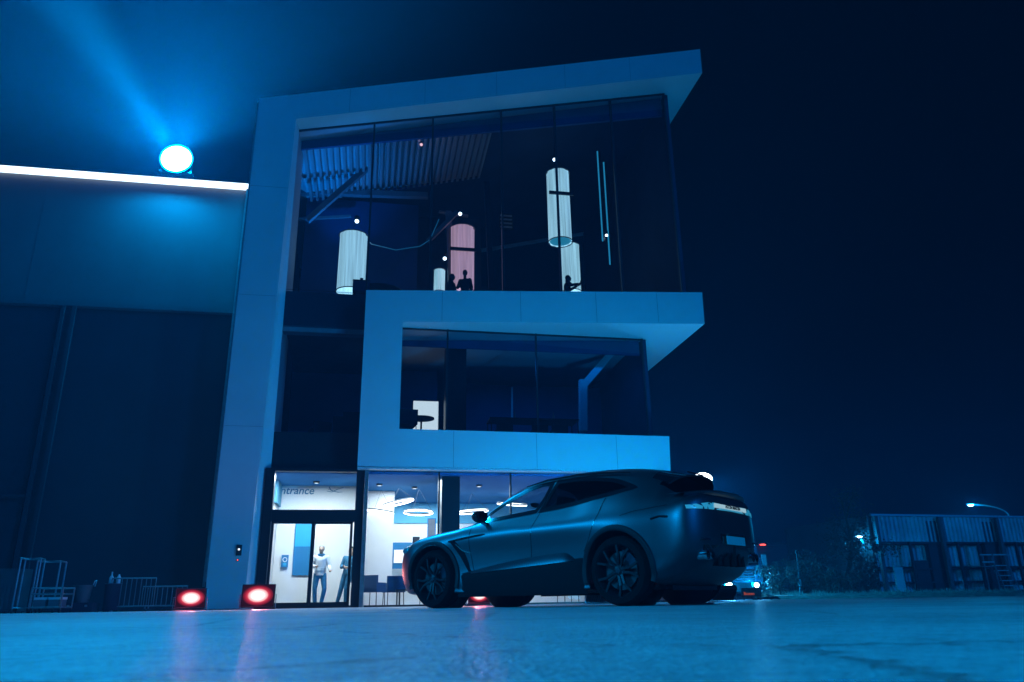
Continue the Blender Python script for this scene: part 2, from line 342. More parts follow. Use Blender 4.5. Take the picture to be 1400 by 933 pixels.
# ground floor
MB().box((-7.1, .6, .0), (4.6, 12.6, .02)).build('showroom_floor', M['tile'], B)
MB().box((-7.09, .7, 3.70), (4.6, 12.6, 3.775)).build('showroom_ceiling', M['ceil'], B)
MB().box((-7.09, 3.2, .02), (-4.45, 3.3, 3.7)).build('lobby_wall', M['plaster'], B)
MB().box((-4.5, 1.4, .02), (-4.4, 3.2, 3.7)).build('lobby_wall', M['plaster'], B)
s_a, _ = S(366, 670, 2.0); s_b, _ = S(381.5, 670, 2.0)
MB().box((s_a-.05, 2.0, S(370, 687, 2.0)[1]), (s_b-.04, 3.19, 3.69)).build('ceiling_box', mat('blue_grey_paint', (.08, .28, .42), .6), B)
MB().box((-7.09, 1.2, .02), (-7.0, 3.19, 3.69)).build('lobby_wall', M['plaster'], B)
s_a, _ = S(497, 750, 4.2); s_b, _ = S(537, 750, 4.2)
MB().box((s_a-.2, 4.2, .02), (s_b, 4.3, 3.69)).build('partition', M['plaster'], B)
MB().box((-4.4, 7.5, .02), (4.6, 7.6, 2.95)).build('partition', M['plaster'], B)
MB().box((-4.4, 7.45, 2.95), (4.6, 7.6, 3.69)).build('upper_fascia', mat('blue_fascia', (.10, .38, .55), .6), B)
s_a, _ = S(617, 700, 1.0)
MB().box((s_a-.30, .9, .02), (s_a+.24, 1.5, 3.69)).build('column', M['dark'], B)
# ground floor frames: entrance door set
fr = MB()
for a_, b_ in (((-7.09, .30, 0), (-6.83, .58, 3.78)), ((-4.56, .30, 0), (-4.33, .58, 3.78)), ((-6.83, .31, 2.30), (-4.56, .57, 2.62)), ((-6.83, .31, 3.70), (-4.56, .57, 3.78)), ((-6.83, .31, 0.0), (-4.56, .57, .06))): fr.box(a_, b_)
fr.build('entrance_frame', M['dark'], B)
MB().box((-4.325, .20, .0), (-4.22, .5, 3.74)).build('corner_post', M['zinc'], B)
def door_leaf(a_, b_, sn):
    dd = MB(); z0, z1 = .06, 2.30
    for q in (((a_, sn, z0), (a_+.07, sn+.05, z1)), ((b_-.07, sn, z0), (b_, sn+.05, z1)), ((a_+.07, sn, z0), (b_-.07, sn+.05, z0+.09)), ((a_+.07, sn, z1-.06), (b_-.07, sn+.05, z1))): dd.box(*q)
    o = dd.build('door', M['dark'], B)
    MB().verts_faces([(a_+.07, sn+.02, z0+.09), (b_-.07, sn+.02, z0+.09), (b_-.07, sn+.02, z1-.06), (a_+.07, sn+.02, z1-.06)], [(0, 1, 2, 3)]).build('pane', M['g_low'], o)
door_leaf(-6.82, -5.66, .36); door_leaf(-5.70, -4.60, .43)
pane('window_pane', [(-6.83, .44, 2.62), (-4.56, .44, 2.62), (-4.56, .44, 3.7), (-6.83, .44, 3.7)], M['g_low'])
gs = [-4.22, -2.18, -.05, 2.2, 4.55]
for a_, b_ in zip(gs[:-1], gs[1:]):
    pane('window_pane', [(a_, .35, .05), (b_, .35, .05), (b_, .35, 3.74), (a_, .35, 3.74)], M['g_low'])
for s0 in gs[1:]: MB().box((s0-.025, .32, .0), (s0+.025, .42, 3.73)).build('mullion', M['dark'], B)
MB().box((-4.2, .3, 0), (4.55, .4, .05)).build('sill', M['dark'], B)
# sign on lobby wall
ink = mat('sign_blue_print', (.03, .16, .30), .6)
sA, zA = S(382, 675.5, 3.19); sB, _ = S(428, 675.5, 3.19)
sz = (sB-sA)/3.28*1.0
t = text('sign_lettering', 'Entrance', sz*1.08, ink, B, (sA-sz*.50, 3.19, zA), (pi/2, 0, 0), .004, .18)
e = MB()   # bird-like mark
def curve(pts, r): e.tube([(*[pts_[0]], 3.185, pts_[1]) for pts_ in pts], r, 6)
sx, zx = S(447, 671, 3.19)
curve([(sx, zx-.02), (sx+.16, zx-.04), (sx+.30, zx+.03), (sx+.52, zx+.11)], [.008, .012, .012, .006])
curve([(sx+.06, zx+.12), (sx+.12, zx+.02), (sx+.22, zx-.02), (sx+.36, zx-.05), (sx+.5, zx-.04)], [.015, .018, .014, .01, .005])
curve([(sx+.04, zx+.04), (sx+.12, zx+.05)], [.01, .012])
e.build('sign_emblem', ink, B)
# lobby poster pieces
def flat_at(name, x0, y0, x1, y1, n, m, th=.03, parent=B):
    a_ = S(x0, y1, n); b_ = S(x1, y0, n)
    return MB().box((a_[0], n-th, max(a_[1], .03)), (b_[0], n, b_[1])).build(name, m, parent)
M['bp'] = mat('blue_panel', (.01, .16, .36), .5, var=.1, vscale=2); M['bp2'] = mat('light_blue_panel', (.02, .35, .60), .5)
def wallthing(name, label, cat, s, n, z): return thing(name, label, cat, BL(s, n, z), A)
def flat_thing(name, label, cat, x0, y0, x1, y1, n, m, th=.03):
    a_ = S(x0, y1, n); b_ = S(x1, y0, n); o = wallthing(name, label, cat, (a_[0]+b_[0])/2, n, a_[1])
    wd = b_[0]-a_[0]; h = b_[1]-a_[1]
    MB().box((-wd/2, -th, 0), (wd/2, -.001, h)).build('board', m, o, bevel=.004)
    return o, wd, h
o, wd, h = flat_thing('wall_board', 'tall blue two-tone board on the lobby wall behind the glass doors', 'wall board', 399, 716, 428, 787, 3.18, M['bp'])
MB().box((-wd/2+.02, -.036, h*.55), (wd/2-.02, -.031, h-.03)).build('upper_panel', M['bp2'], o)
o, wd, h = flat_thing('poster', 'small square blue poster with a round badge on the lobby wall', 'poster', 384, 759, 395, 776, 3.15, M['bp'])
MB().lathe([(.05, 0), (.07, 0), (.07, .004), (.05, .004)], (0, -.034, h*.62), 'y', 24).build('badge_ring', M['plaster'], o)
MB().cyl((0, -.034, h*.25), (0, -.031, h*.25), .05).build('badge', M['bp2'], o)
# lights in the ground floor
for nm, s0, n0, sx_, sy_, pw in (('lobby_light', -5.8, 1.25, 1.9, .9, 240), ('showroom_light', -2.9, 2.6, 1.8, 2.4, 200), ('showroom_light', .8, 4.2, 4.0, 3.5, 150), ('showroom_light', -2.5, 5.8, 2.4, 2.0, 150)):
    l_ = light('AREA', nm, BL(s0, n0, 3.66), pw, WHITE, aim=BL(s0, n0, 0), shape='RECTANGLE', size=sx_, size_y=sy_)
    l_.rotation_euler = (0, 0, A)
LW = emis('lamp_white', (.85, .93, 1.0), 6.0); LWs = emis('lamp_soft', (.80, .92, 1.0), 1.6)
def downlight(px, py, n):
    s, _ = S(px, py, n); o = wallthing('downlight', None, 'ceiling light', s, n, 3.64)
    MB().lathe([(.0, .0), (.09, 0), (.10, .055), (0, .055)], (0, 0, 0), 'z', 24).build('housing', M['dark'], o, smooth=True)
    MB().lathe([(.0, -.004), (.06, -.004), (.06, -.001), (0, -.001)], (0, 0, 0), 'z', 20).build('lens', LWs, o)
    return o
tag(downlight(433, 655, 2.2), 'small round downlight in the lobby ceiling above the entrance sign')
for k_, (px, py, n0, lb) in enumerate(((519, 656, 2.6, 'round downlight in the blue showroom ceiling left of the other one'), (567, 661, 3.2, 'round downlight in the blue showroom ceiling beside the dark column'), (655, 656, 2.6, 'round downlight in the showroom ceiling right of the dark column'))):
    tag(downlight(px, py, n0), lb, group='ceiling downlights of the showroom')
def ring_light(px, py, n, r, tilt, lb, m=LW):
    s, z = S(px, py, n); o = wallthing('ring_light', lb, 'pendant light', s, n, z); tag(o, group='ring pendant lights in the showroom')
    mt = Matrix.Rotation(tilt[0], 4, 'X') @ Matrix.Rotation(tilt[1], 4, 'Y')
    q = MB(); pts = [mt @ Vector((r*cos(a_), r*sin(a_), 0)) for a_ in np.linspace(0, 2*pi, 40, endpoint=False)]
    q.tube(pts, .03, 8, closed=True); q.build('glowing_ring', m, o, smooth=True)
    q = MB(); pts = [mt @ Vector(((r+.015)*cos(a_), (r+.015)*sin(a_), .035)) for a_ in np.linspace(0, 2*pi, 40, endpoint=False)]
    q.tube(pts, .022, 6, closed=True); q.build('ring_housing', M['dark'], o, smooth=True)
    q = MB()
    for a_ in (0, 2.1, 4.2):
        p_ = mt @ Vector((r*cos(a_), r*sin(a_), .03)); q.tube([p_, (0, 0, 3.69-z)], .004, 4)
    q.build('cable', M['dark'], o)
ring_light(545, 688, 3.4, .48, (.0, -.22), 'tilted glowing ring pendant nearest the showroom window, topmost of the rings')
ring_light(520, 700, 3.9, .42, (.05, .14), 'flat glowing ring pendant close to the pale partition')
ring_light(572, 701, 3.6, .46, (.28, .0), 'glowing ring pendant with dark upper rim beside the mullion')
ring_light(645, 700, 4.6, .55, (.2, -.1), 'glowing ring pendant right of the dark showroom column')
ring_light(700, 690, 4.6, .5, (.18, .05), 'glowing ring pendant seen through the windows of the car')

# wall screen, cabinet, etc. in showroom
o, wd, h = flat_thing('wall_screen', 'lit white screen on a wide blue wall panel in the showroom', 'screen', 536, 742, 570, 778, 6.9, M['bp'])
MB().box((-wd/2+.05, -.05, h*.22), (wd/2-.12, -.031, h*.72)).build('screen', LWs, o)
o, wd, h = flat_thing('coat_stand', 'narrow dark hanging panel on the left edge of the showroom window', 'wall panel', 493, 731, 497.5, 768, 2.2, M['dark'])
o, wd, h = flat_thing('display_cabinet', 'dark upright display cabinet beside the wall screen', 'cabinet', 563, 735, 573, 775, 6.2, M['dark'], .3)
o, wd, h = flat_thing('louvre_panel', 'grey slatted panel hanging near the first showroom mullion', 'wall panel', 584, 709, 596, 737, 4.8, M['ceil'])
for k_ in range(7): MB().box((-wd/2+.03+k_*(wd-.06)/7, -.05, .03), (-wd/2+.06+k_*(wd-.06)/7, -.03, h-.03)).build('slat', M['steel'], o)

# ---------------------------------------------------------------- furniture
def chair(label, s, n, z, rz, m, group=None):
    o = thing('lounge_chair', label, 'chair', BL(s, n, z), A+rz, group)
    q = MB(); q.box((-.28, -.28, .38), (.28, .28, .47)); q.build('seat', m, o, smooth=True, bevel=.03)
    q = MB(); q.box((-.28, .22, .47), (.28, .30, .84)); q.build('backrest', m, o, smooth=True, bevel=.03)
    for x in (-.25, .25):
        MB().box((x-.03, -.22, .47), (x+.03, .22, .64)).build('armrest', m, o, bevel=.012)
        for y in (-.24, .24): MB().cyl((x, y, 0), (x*.96, y*.96, .38), .013, 8).build('leg', M['dark'], o)
    return o
def round_table(label, s, n, z, r=.4, h=.72, group=None):
    o = thing('round_table', label, 'table', BL(s, n, z), A, group)
    MB().lathe([(0, h-.03), (r, h-.03), (r, h), (0, h)], seg=32).build('table_top', M['dark'], o)
    MB().cyl((0, 0, .03), (0, 0, h-.03), .03, 12).build('pedestal', M['dark'], o, smooth=True)
    MB().lathe([(0, 0), (r*.6, 0), (r*.6, .02), (0, .03)], seg=28).build('base', M['dark'], o)
    return o
def bench(label, s, n, z, L=1.2, m=None, h=.45, dp=.45, rz=0):
    o = thing('low_table', label, 'table', BL(s, n, z), A+rz)
    MB().box((-L/2, -dp/2, h-.04), (L/2, dp/2, h)).build('table_top', m or M['dark'], o, bevel=.006)
    for x in (-L/2+.04, L/2-.04):
        for y in (-dp/2+.04, dp/2-.04): MB().box((x-.015, y-.015, 0), (x+.015, y+.015, h-.04)).build('leg', M['dark'], o)
    return o
chair('blue lounge chair beside the corner post of the showroom', -3.95, 1.15, .02, 2.6, M['navy'])
chair('blue lounge chair behind the low table in the showroom', -3.35, 1.9, .02, 3.4, M['navy'])
bench('long low dark table behind the showroom window', -2.55, 1.5, .02, 1.5)
bench('low dark table behind the car in the showroom', -.9, 1.7, .02, 1.3, h=.40)
b_ = bench('pale display bench standing deeper in the showroom', -2.3, 4.6, .02, 1.6, M['wood'], .55)
chair('dark lounge chair far back in the showroom near the wall screen', -2.0, 5.4, .02, .6, M['fabric'])
for k_, (s_, n_, lb) in enumerate(((.3, 1.5, 'dark chair in the showroom right of the car front wheel'), (1.9, 1.6, 'dark chair in the showroom behind the middle of the car'))):
    chair(lb, s_, n_, .02, 3.0+k_, M['fabric'])
# papers and small things on low table
o = thing('open_magazine', 'open pale magazine lying on the long low showroom table', 'magazine', BL(-2.75, 1.45, .47), A+.3)
MB().verts_faces([(-.2, -.14, .004), (0, -.14, .02), (.2, -.14, .004), (-.2, .14, .004), (0, .14, .02), (.2, .14, .004), (0, -.14, 0), (0, .14, 0)], [(0, 1, 4, 3), (1, 2, 5, 4), (0, 3, 7, 6), (6, 7, 5, 2), (0, 6, 1), (1, 6, 2), (3, 4, 7), (4, 5, 7)]).build('pages', M['plaster'], o)
# middle floor furniture
chair('dark chair at the table on the middle floor beside the white screen', *[S(556, 588, 1.3)[0], 1.3, 4.93], 3.3, M['fabric'])
s_, z_ = S(576, 572, 2.0)
round_table('round dark table on the middle floor in front of the white screen', s_, 2.0, 4.93, .42, z_-4.93)
o, wd, h = flat_thing('projection_screen', 'bright white projection screen in the middle floor meeting room', 'screen', 563, 549, 600, 600, 4.6, M['steel'])
MB().box((-wd/2+.02, -.05, .02), (wd/2-.02, -.031, h-.02)).build('lit_surface', emis('screen_white', (.72, .84, .88), 1.6), o)
s_, zt_ = S(728, 576, 2.4); o = bench('long dark meeting table on the middle floor', s_, 2.4, 4.9, 3.0, h=zt_-4.9, dp=.9)
for px, lb in ((690, 'dark meeting chair at the left end of the meeting table'), (738, 'dark meeting chair at the middle of the meeting table'), (765, 'dark meeting chair at the right end of the meeting table')):
    chair(lb, S(px, 580, 2.9)[0], 3.1, 5.0, 3.1, M['fabric'], 'chairs round the meeting table')
for px, lb in ((704, 'slim dark bottle on the meeting table, left one'), (757, 'slim dark bottle on the meeting table, right one')):
    s_, _ = S(px, 578, 2.3); o = thing('bottle', lb, 'bottle', BL(s_, 2.3, zt_), A, 'bottles on the meeting table')
    MB().lathe([(0, 0), (.035, 0), (.035, .18), (.013, .23), (.013, .3), (0, .3)], seg=16).build('glass_body', M['steel'], o, smooth=True)
chair('dark chair behind the narrow window left of the inner frame', S(437, 580, 1.6)[0], 1.6, 4.55, 3.6, M['fabric'])
o, wd, h = flat_thing('office_cabinet', 'low dark office cabinet in the narrow middle floor window', 'cabinet', 452, 574, 492, 640, 1.8, M['fabric'], .4)
MB().box((-wd/2+.3, -.35, h), (wd/2, -.05, h+.16)).build('top_box', M['fabric'], o)

# ---------------------------------------------------------------- upper hall: fabric lanterns
def lantern_mat(name, col, st):
    m = bpy.data.materials.new(name); m.use_nodes = True; nt = m.node_tree; b = nt.nodes['Principled BSDF']
    b.inputs['Base Color'].default_value = (.75, .76, .78, 1); b.inputs['Roughness'].default_value = .9
    tc = nt.nodes.new('ShaderNodeTexCoord'); mp = nt.nodes.new('ShaderNodeMapping'); mp.inputs['Scale'].default_value = (9, 9, .25)
    n = nt.nodes.new('ShaderNodeTexNoise'); n.inputs['Scale'].default_value = 1.6; n.inputs['Detail'].default_value = 4
    nt.links.new(tc.outputs['Object'], mp.inputs[0]); nt.links.new(mp.outputs[0], n.inputs['Vector'])
    mr = nt.nodes.new('ShaderNodeMapRange'); mr.inputs['From Min'].default_value = .3; mr.inputs['From Max'].default_value = .7; mr.inputs['To Min'].default_value = st*.6; mr.inputs['To Max'].default_value = st*1.25
    nt.links.new(n.outputs['Fac'], mr.inputs['Value']); b.inputs['Emission Color'].default_value = (*col, 1); nt.links.new(mr.outputs[0], b.inputs['Emission Strength'])
    return m
LF = lantern_mat('lit_white_fabric', (.36, .66, .76), 1.55); LP = lantern_mat('lit_pink_fabric', (.62, .36, .46), 1.15)
def lantern(label, x0, x1, ytop, ybot, n, m=LF, rod=None, spot=None):
    sa, zt_ = S((x0+x1)/2, ytop, n); r = (S(x1, ytop, n)[0]-S(x0, ytop, n)[0])/2
    zb_ = max(S((x0+x1)/2, ybot, n)[1], 9.25); h = zt_-zb_
    o = thing('fabric_lantern', label, 'lantern', BL(sa, n, zb_), A, 'tall fabric cylinder lanterns in the upper hall')
    q = MB(); seg = 72; rings = []
    for i in range(9):
        zz = h*i/8; rings.append([q.bm.verts.new(((r+.018*sin(k*9*2*pi/seg*1+i*.15))*cos(2*pi*k/seg), (r+.018*sin(k*9*2*pi/seg+i*.15))*sin(2*pi*k/seg), zz)) for k in range(seg)])
    for i in range(8):
        for k in range(seg): q.bm.faces.new((rings[i][k], rings[i][(k+1) % seg], rings[i+1][(k+1) % seg], rings[i+1][k]))
    q.build('fabric_tube', m, o, smooth=True)
    for zz, nm in ((0, 'bottom_hoop'), (h, 'top_hoop')):
        MB().tube([((r+.03)*cos(a_), (r+.03)*sin(a_), zz) for a_ in np.linspace(0, 2*pi, 40, endpoint=False)], .018, 6, closed=True).build(nm, M['steel'], o, smooth=True)
    if ybot < 395: MB().lathe([(0, .04), (r*.96, .04)], seg=32).build('diffuser', mat('lantern_diffuser', (.3, .5, .6), .8, emit=(.03, .38, .60), es=.85), o)
    if rod:
        z2 = S((x0+x1)/2, rod, n)[1]-zb_
        MB().box((-r-.06, -r-.09, z2-.06), (r+.06, -r-.02, z2+.06)).build('cross_strap', M['dark'], o)
    if spot:
        s2, z2 = S(*spot, n); ds = s2-sa; dz = z2-zb_
        MB().lathe([(0, 0), (.07, 0), (.09, .16), (0, .18)], (ds, 0, dz), 'z', 16).build('spot_housing', M['dark'], o, smooth=True)
        MB().sphere((ds, -.02, dz-.03), .07, 12, 8).build('spot_lens', emis('spot_white', (.75, .9, 1), 9.0), o)
        q = MB(); [q.tube([(ds, 0, dz), (r*cos(a_), r*sin(a_), h)], .005, 4) for a_ in (0, 2.1, 4.2)]; q.build('hanging_cable', M['dark'], o)
        light('SPOT', 'lantern_spot', BL(sa+ds, n, z2-.12), 45, CYAN, aim=BL(sa, n, zb_), spot_size=radians(50), spot_blend=.6, shadow_soft_size=.04)
    return o
lantern('short white fabric lantern standing at the left end of the upper hall', 465, 502, 323, 400, 2.4, spot=(488, 302))
lantern('pinkish fabric lantern behind the standing couple in the upper hall', 616, 648, 314, 400, 4.2, LP, rod=349, spot=(629, 292))
lantern('long white fabric lantern hanging high with a dark strap', 748, 777, 238, 331, 3.0, rod=273, spot=(758, 218))
lantern('white fabric lantern on the floor behind the filming person', 767, 791, 337, 400, 5.6)
lantern('narrow white fabric lantern left of the standing couple', 594, 608, 370, 400, 5.2, spot=(608, 353))
# tall narrow lit strips at right
for x0, y0, x1, y1, lb in ((816, 207, 824, 330, 'thin lit vertical strip in the dark upper hall, left of the pair'), (825, 222, 834, 362, 'thin lit vertical strip in the dark upper hall, right of the pair')):
    sa, za = S(x0, y0, 4.0); sb, zb_ = S(x1, y1, 4.0)
    o = thing('light_strip', lb, 'light strip', BL(sa, 4.0, zb_), A, 'pair of thin light strips in the upper hall')
    MB().bar((sb-sa, 0, 0), (sb-sa, 0, za-zb_), .05, .04).build('glowing_bar', emis('strip_blue', (.03, .42, .75), .9), o)
    MB().bar((sb-sa+.07, .03, 0), (sb-sa+.07, .03, za-zb_), .09, .05).build('strip_profile', M['dark'], o)
s_, z_ = S(829, 321, 3.9); o = thing('accent_spot', 'small bright spotlight between the thin light strips', 'spotlight', BL(s_, 3.9, z_), A)
MB().cyl((0, 0, -.02), (0, 0, .16), .06, 16).build('housing', M['dark'], o, smooth=True); MB().sphere((0, -.02, -.04), .055, 12, 8).build('lens', emis('spot_white', (.75, .9, 1), 9.0), o)
s_, z_ = S(576, 197, 2.0); o = thing('smoke_detector', 'tiny pinkish indicator lamp under the upper hall ceiling', 'detector', BL(s_, 2.0, z_), A)
MB().lathe([(0, .05), (.08, .05), (.06, 0), (0, 0)], seg=20).build('housing', M['steel'], o, smooth=True); MB().sphere((0, 0, -.03), .055, 12, 8).build('indicator', emis('pink_lamp', (1, .55, .6), 2.2), o)
# louvre grille, conduit
o = thing('air_grille', 'horizontal slatted air grille on the dark upper hall wall', 'air grille', BL(*[S(692, 312, 5.0)[0], 5.0, S(692, 312, 5.0)[1]]), A)
for k_ in range(4): MB().box((-.24, -.05, k_*.17), (.24, 0, k_*.17+.06)).build('slat', M['zinc'], o)
MB().box((-.28, .01, -.06), (.28, .05, .64)).build('frame', M['dark'], o)
o = thing('light_rail', 'thin zigzag light rail hanging in the left of the upper hall', 'light rail', BL(*[S(540, 342, 3.2)[0], 3.2, S(540, 342, 3.2)[1]]), A)
s0, z0 = S(540, 342, 3.2); rp = [S(x, y, 3.2) for x, y in ((492, 318), (508, 334), (541, 342), (574, 337), (588, 328), (600, 300))]
MB().tube([(a_-s0, 0, b_-z0) for a_, b_ in rp], .018, 6).build('rail', mat('rail_metal', (.5, .55, .6), .3, .6, emit=(0, .25, .5), es=.35), o)
light('SPOT', 'hall_fill', BL(-5.9, 3.6, 11.0), 1300, (0.0, .26, 1.0), aim=BL(-5.5, 3.5, 15), spot_size=radians(78), spot_blend=.8, shadow_soft_size=.1)  # added blue fill without a fixture, brightening the ceiling deck
light('AREA', 'meeting_room_fill', BL(1.5, 3.2, 8.0), 60, (0, .22, 1.0), shape='RECTANGLE', size=5, size_y=2)  # added blue fill without a fixture, brightening the middle floor
# furniture up there
s_, _ = S(494, 390, 1.5); o = bench('small side table with a cup in front of the short lantern', s_, 1.5, 9.2, .55, h=.95, dp=.4)
MB().box((-.27, -.2, .55), (.27, .2, .91)).build('drawer_box', M['navy'], o)
o = thing('paper_cup', 'dark cup standing on the small side table in the upper hall', 'cup', BL(s_, 1.5, 10.15), A)
MB().lathe([(0, 0), (.04, 0), (.055, .13), (.05, .13), (.037, .01), (0, .01)], seg=16).build('cup_body', M['fabric'], o, smooth=True)
for px, n0, lb in ((520, 2.0, 'wide round dark table left in the upper hall'), (640, 1.5, 'round standing table in front of the standing couple')):
    s_, _ = S(px, 395, n0); round_table(lb, s_, n0, 9.2, .75 if px == 520 else .3, .85 if px == 520 else .7, 'round tables in the upper hall')
for px, n0, lb in ((548, 2.4, 'dark armchair beside the wide round table in the upper hall'), (568, 2.6, 'dark armchair right of the wide round table in the upper hall'), (700, 2.2, 'dark armchair in the middle of the upper hall'), (722, 2.6, 'dark armchair near the long hanging lantern')):
    s_, _ = S(px, 390, n0); chair(lb, s_, n0, 9.35, 3.1+.4*(px % 3), M['fabric'], 'armchairs in the upper hall')

# ---------------------------------------------------------------- people
def bake(o):
    dg = bpy.context.evaluated_depsgraph_get(); me = bpy.data.meshes.new_from_object(o.evaluated_get(dg)); old = o.data
    bpy.data.objects.remove(o); bpy.data.meshes.remove(old); return me
def skin(verts, edges, radii, sub=1):
    """tapered limbs with elliptical section between joints; fused afterwards by the voxel remesh"""
    q = MB(); V = [Vector(v) for v in verts]; R = [(r, r) if isinstance(r, (int, float)) else r for r in radii]; seg = 14
    for v, r in zip(V, R): q.sphere(v, (r[0], r[1], (r[0]+r[1])*.5), seg, 8)
    for i, j in edges:
        d = (V[j]-V[i])
        if d.length < 1e-4: continue
        d.normalize(); ref = Vector((1, 0, 0)) if abs(d.x) < .8 else Vector((0, 0, 1)); x = (ref-d*ref.dot(d)).normalized(); y = d.cross(x); ri = []
        for k in range(5):
            t = k/4; c = V[i].lerp(V[j], t); rx = R[i][0]*(1-t)+R[j][0]*t; ry = R[i][1]*(1-t)+R[j][1]*t
            ri.append([q.bm.verts.new(c+x*rx*cos(2*pi*m/seg)+y*ry*sin(2*pi*m/seg)) for m in range(seg)])
        for k in range(4):
            for m in range(seg): q.bm.faces.new((ri[k][m], ri[k][(m+1) % seg], ri[k+1][(m+1) % seg], ri[k+1][m]))
        q.bm.faces.new(ri[0][::-1]); q.bm.faces.new(ri[-1])
    bmesh.ops.recalc_face_normals(q.bm, faces=q.bm.faces)
    me = bpy.data.meshes.new('sk'); q.bm.to_mesh(me); q.bm.free(); return me
def remeshed(meshes, vox, m, name, parent):
    bm = bmesh.new()
    for me in meshes: bm.from_mesh(me); bpy.data.meshes.remove(me)
    me = bpy.data.meshes.new(name); bm.to_mesh(me); bm.free()
    o = bpy.data.objects.new('rm', me); COL.objects.link(o)
    r = o.modifiers.new('r', 'REMESH'); r.mode = 'VOXEL'; r.voxel_size = vox; r.use_smooth_shade = True
    sm = o.modifiers.new('m', 'SMOOTH'); sm.factor = .5; sm.iterations = 5
    me2 = bake(o); me2.materials.clear(); me2.materials.append(m)
    for p in me2.polygons: p.use_smooth = True
    return link(name, me2, parent)
def person(label, loc, rz, J, top, legs, skinm, hairm, longhair=False, vox=.012, group=None, held=None):
    """J: joints; person faces -Y; x to the viewer's right"""
    o = thing('person', label, 'person', loc, rz, group)
    D = dict(pel=(0, 0, .93), bel=(0, .005, 1.08), che=(0, .0, 1.30), nek=(0, .0, 1.47), hd=(0, -.02, 1.62),
             hL=(-.09, 0, .90), hR=(.09, 0, .90), kL=(-.11, -.02, .50), kR=(.11, -.02, .50), aL=(-.12, .02, .08), aR=(.12, .02, .08),
             sL=(-.165, .0, 1.395), sR=(.165, .0, 1.395), eL=(-.23, .02, 1.12), eR=(.23, .02, 1.12), wL=(-.23, -.08, .88), wR=(.23, -.08, .88)); D.update(J)
    D = {k: Vector(v) for k, v in D.items()}
    toe = {s_: D['a'+s_]+Vector((0, -.13, -.045)) for s_ in 'LR'}
    ks = ['pel', 'bel', 'che', 'nek', 'hL', 'kL', 'aL', 'hR', 'kR', 'aR', 'sL', 'eL', 'wL', 'sR', 'eR', 'wR']
    V = [D[k] for k in ks]+[toe['L'], toe['R'], D['hd']-Vector((0, 0, .06))]; ix = {k: i for i, k in enumerate(ks)}
    E_ = [('pel', 'bel'), ('bel', 'che'), ('che', 'nek'), ('pel', 'hL'), ('hL', 'kL'), ('kL', 'aL'), ('pel', 'hR'), ('hR', 'kR'), ('kR', 'aR'), ('che', 'sL'), ('sL', 'eL'), ('eL', 'wL'), ('che', 'sR'), ('sR', 'eR'), ('eR', 'wR')]
    E2 = [(ix[a], ix[b]) for a, b in E_]+[(ix['aL'], 16), (ix['aR'], 17), (ix['nek'], 18)]
    rad = dict(pel=(.13, .10), bel=(.12, .09), che=(.14, .10), nek=.052, hL=.085, kL=.055, aL=.038, hR=.085, kR=.055, aR=.038, sL=.052, eL=.038, wL=.026, sR=.052, eR=.038, wR=.026)
    R_ = [rad[k] for k in ks]+[.03, .03, .05]
    body = skin(V, E2, R_)
    h = D['hd']; hb = MB(); hb.sphere(h, (.076, .094, .112), 20, 14); hb.sphere(h+Vector((0, -.035, -.06)), (.052, .055, .05), 14, 10)
    hb.sphere(h+Vector((0, -.098, -.012)), (.013, .022, .02), 10, 6)
    for sx_ in (-1, 1):
        hb.sphere(h+Vector((sx_*.077, .008, -.005)), (.011, .02, .03), 10, 6); hb.sphere(h+Vector((sx_*.03, -.078, .008)), (.014, .012, .009), 8, 6)
    hb.sphere(h+Vector((0, -.088, -.06)), (.025, .012, .009), 8, 6)
    hands = []
    for s_ in 'LR':
        wv = D['w'+s_]; dr = (wv-D['e'+s_]).normalized(); sgn = -1 if s_ == 'L' else 1
        side = dr.cross(Vector((0, -1, 0))); side = side.normalized() if side.length > .2 else Vector((1, 0, 0)); nrm = side.cross(dr)
        hands.append(skin([wv, wv+dr*.05, wv+dr*.085], [(0, 1), (1, 2)], [(.024, .024), (.036, .018), (.036, .016)]))
        for k in range(4):
            b0 = wv+dr*.07+side*(k-1.5)*.019; ln = (.062, .074, .07, .055)[k]
            hands.append(skin([b0, b0+dr*ln*.5, b0+dr*ln*.8+nrm*.018, b0+dr*ln*.85+nrm*.04], [(0, 1), (1, 2), (2, 3)], [.0095, .009, .0085, .007]))
        b0 = wv+dr*.03-side*.028*sgn
        hands.append(skin([b0, b0+dr*.03-side*.025*sgn, b0+dr*.06-side*.022*sgn+nrm*.02], [(0, 1), (1, 2)], [.012, .011, .009]))
    hm = bpy.data.meshes.new('h'); hb.bm.to_mesh(hm); hb.bm.free()
    remeshed([body, hm]+hands, vox*.8, skinm, 'body', o)
    # clothes
    kt = ['pel', 'bel', 'che', 'sL', 'eL', 'wL', 'sR', 'eR', 'wR', 'nek']; it = {k: i for i, k in enumerate(kt)}
    Vt = [D[k].copy() for k in kt]; Vt[it['nek']] = D['che'].lerp(D['nek'], .75)
    for s_ in 'LR': Vt[it['w'+s_]] = D['e'+s_].lerp(D['w'+s_], .93)
    Vt.append(D['pel']-Vector((0, 0, .10)))
    up = skin(Vt, [(0, 1), (1, 2), (2, 3), (3, 4), (4, 5), (2, 6), (6, 7), (7, 8), (2, 9), (0, 10)], [(.168, .13), (.155, .122), (.168, .125), .072, .058, .044, .072, .058, .044, .066, (.16, .125)])
    sw = remeshed([up], vox, top, 'sweater', o); zc_ = D['pel'].z-.05; bb = bmesh.new(); bb.from_mesh(sw.data); bmesh.ops.bisect_plane(bb, geom=list(bb.verts)+list(bb.edges)+list(bb.faces), plane_co=(0, 0, zc_), plane_no=(0, 0, -1), clear_outer=True); bb.to_mesh(sw.data); bb.free()
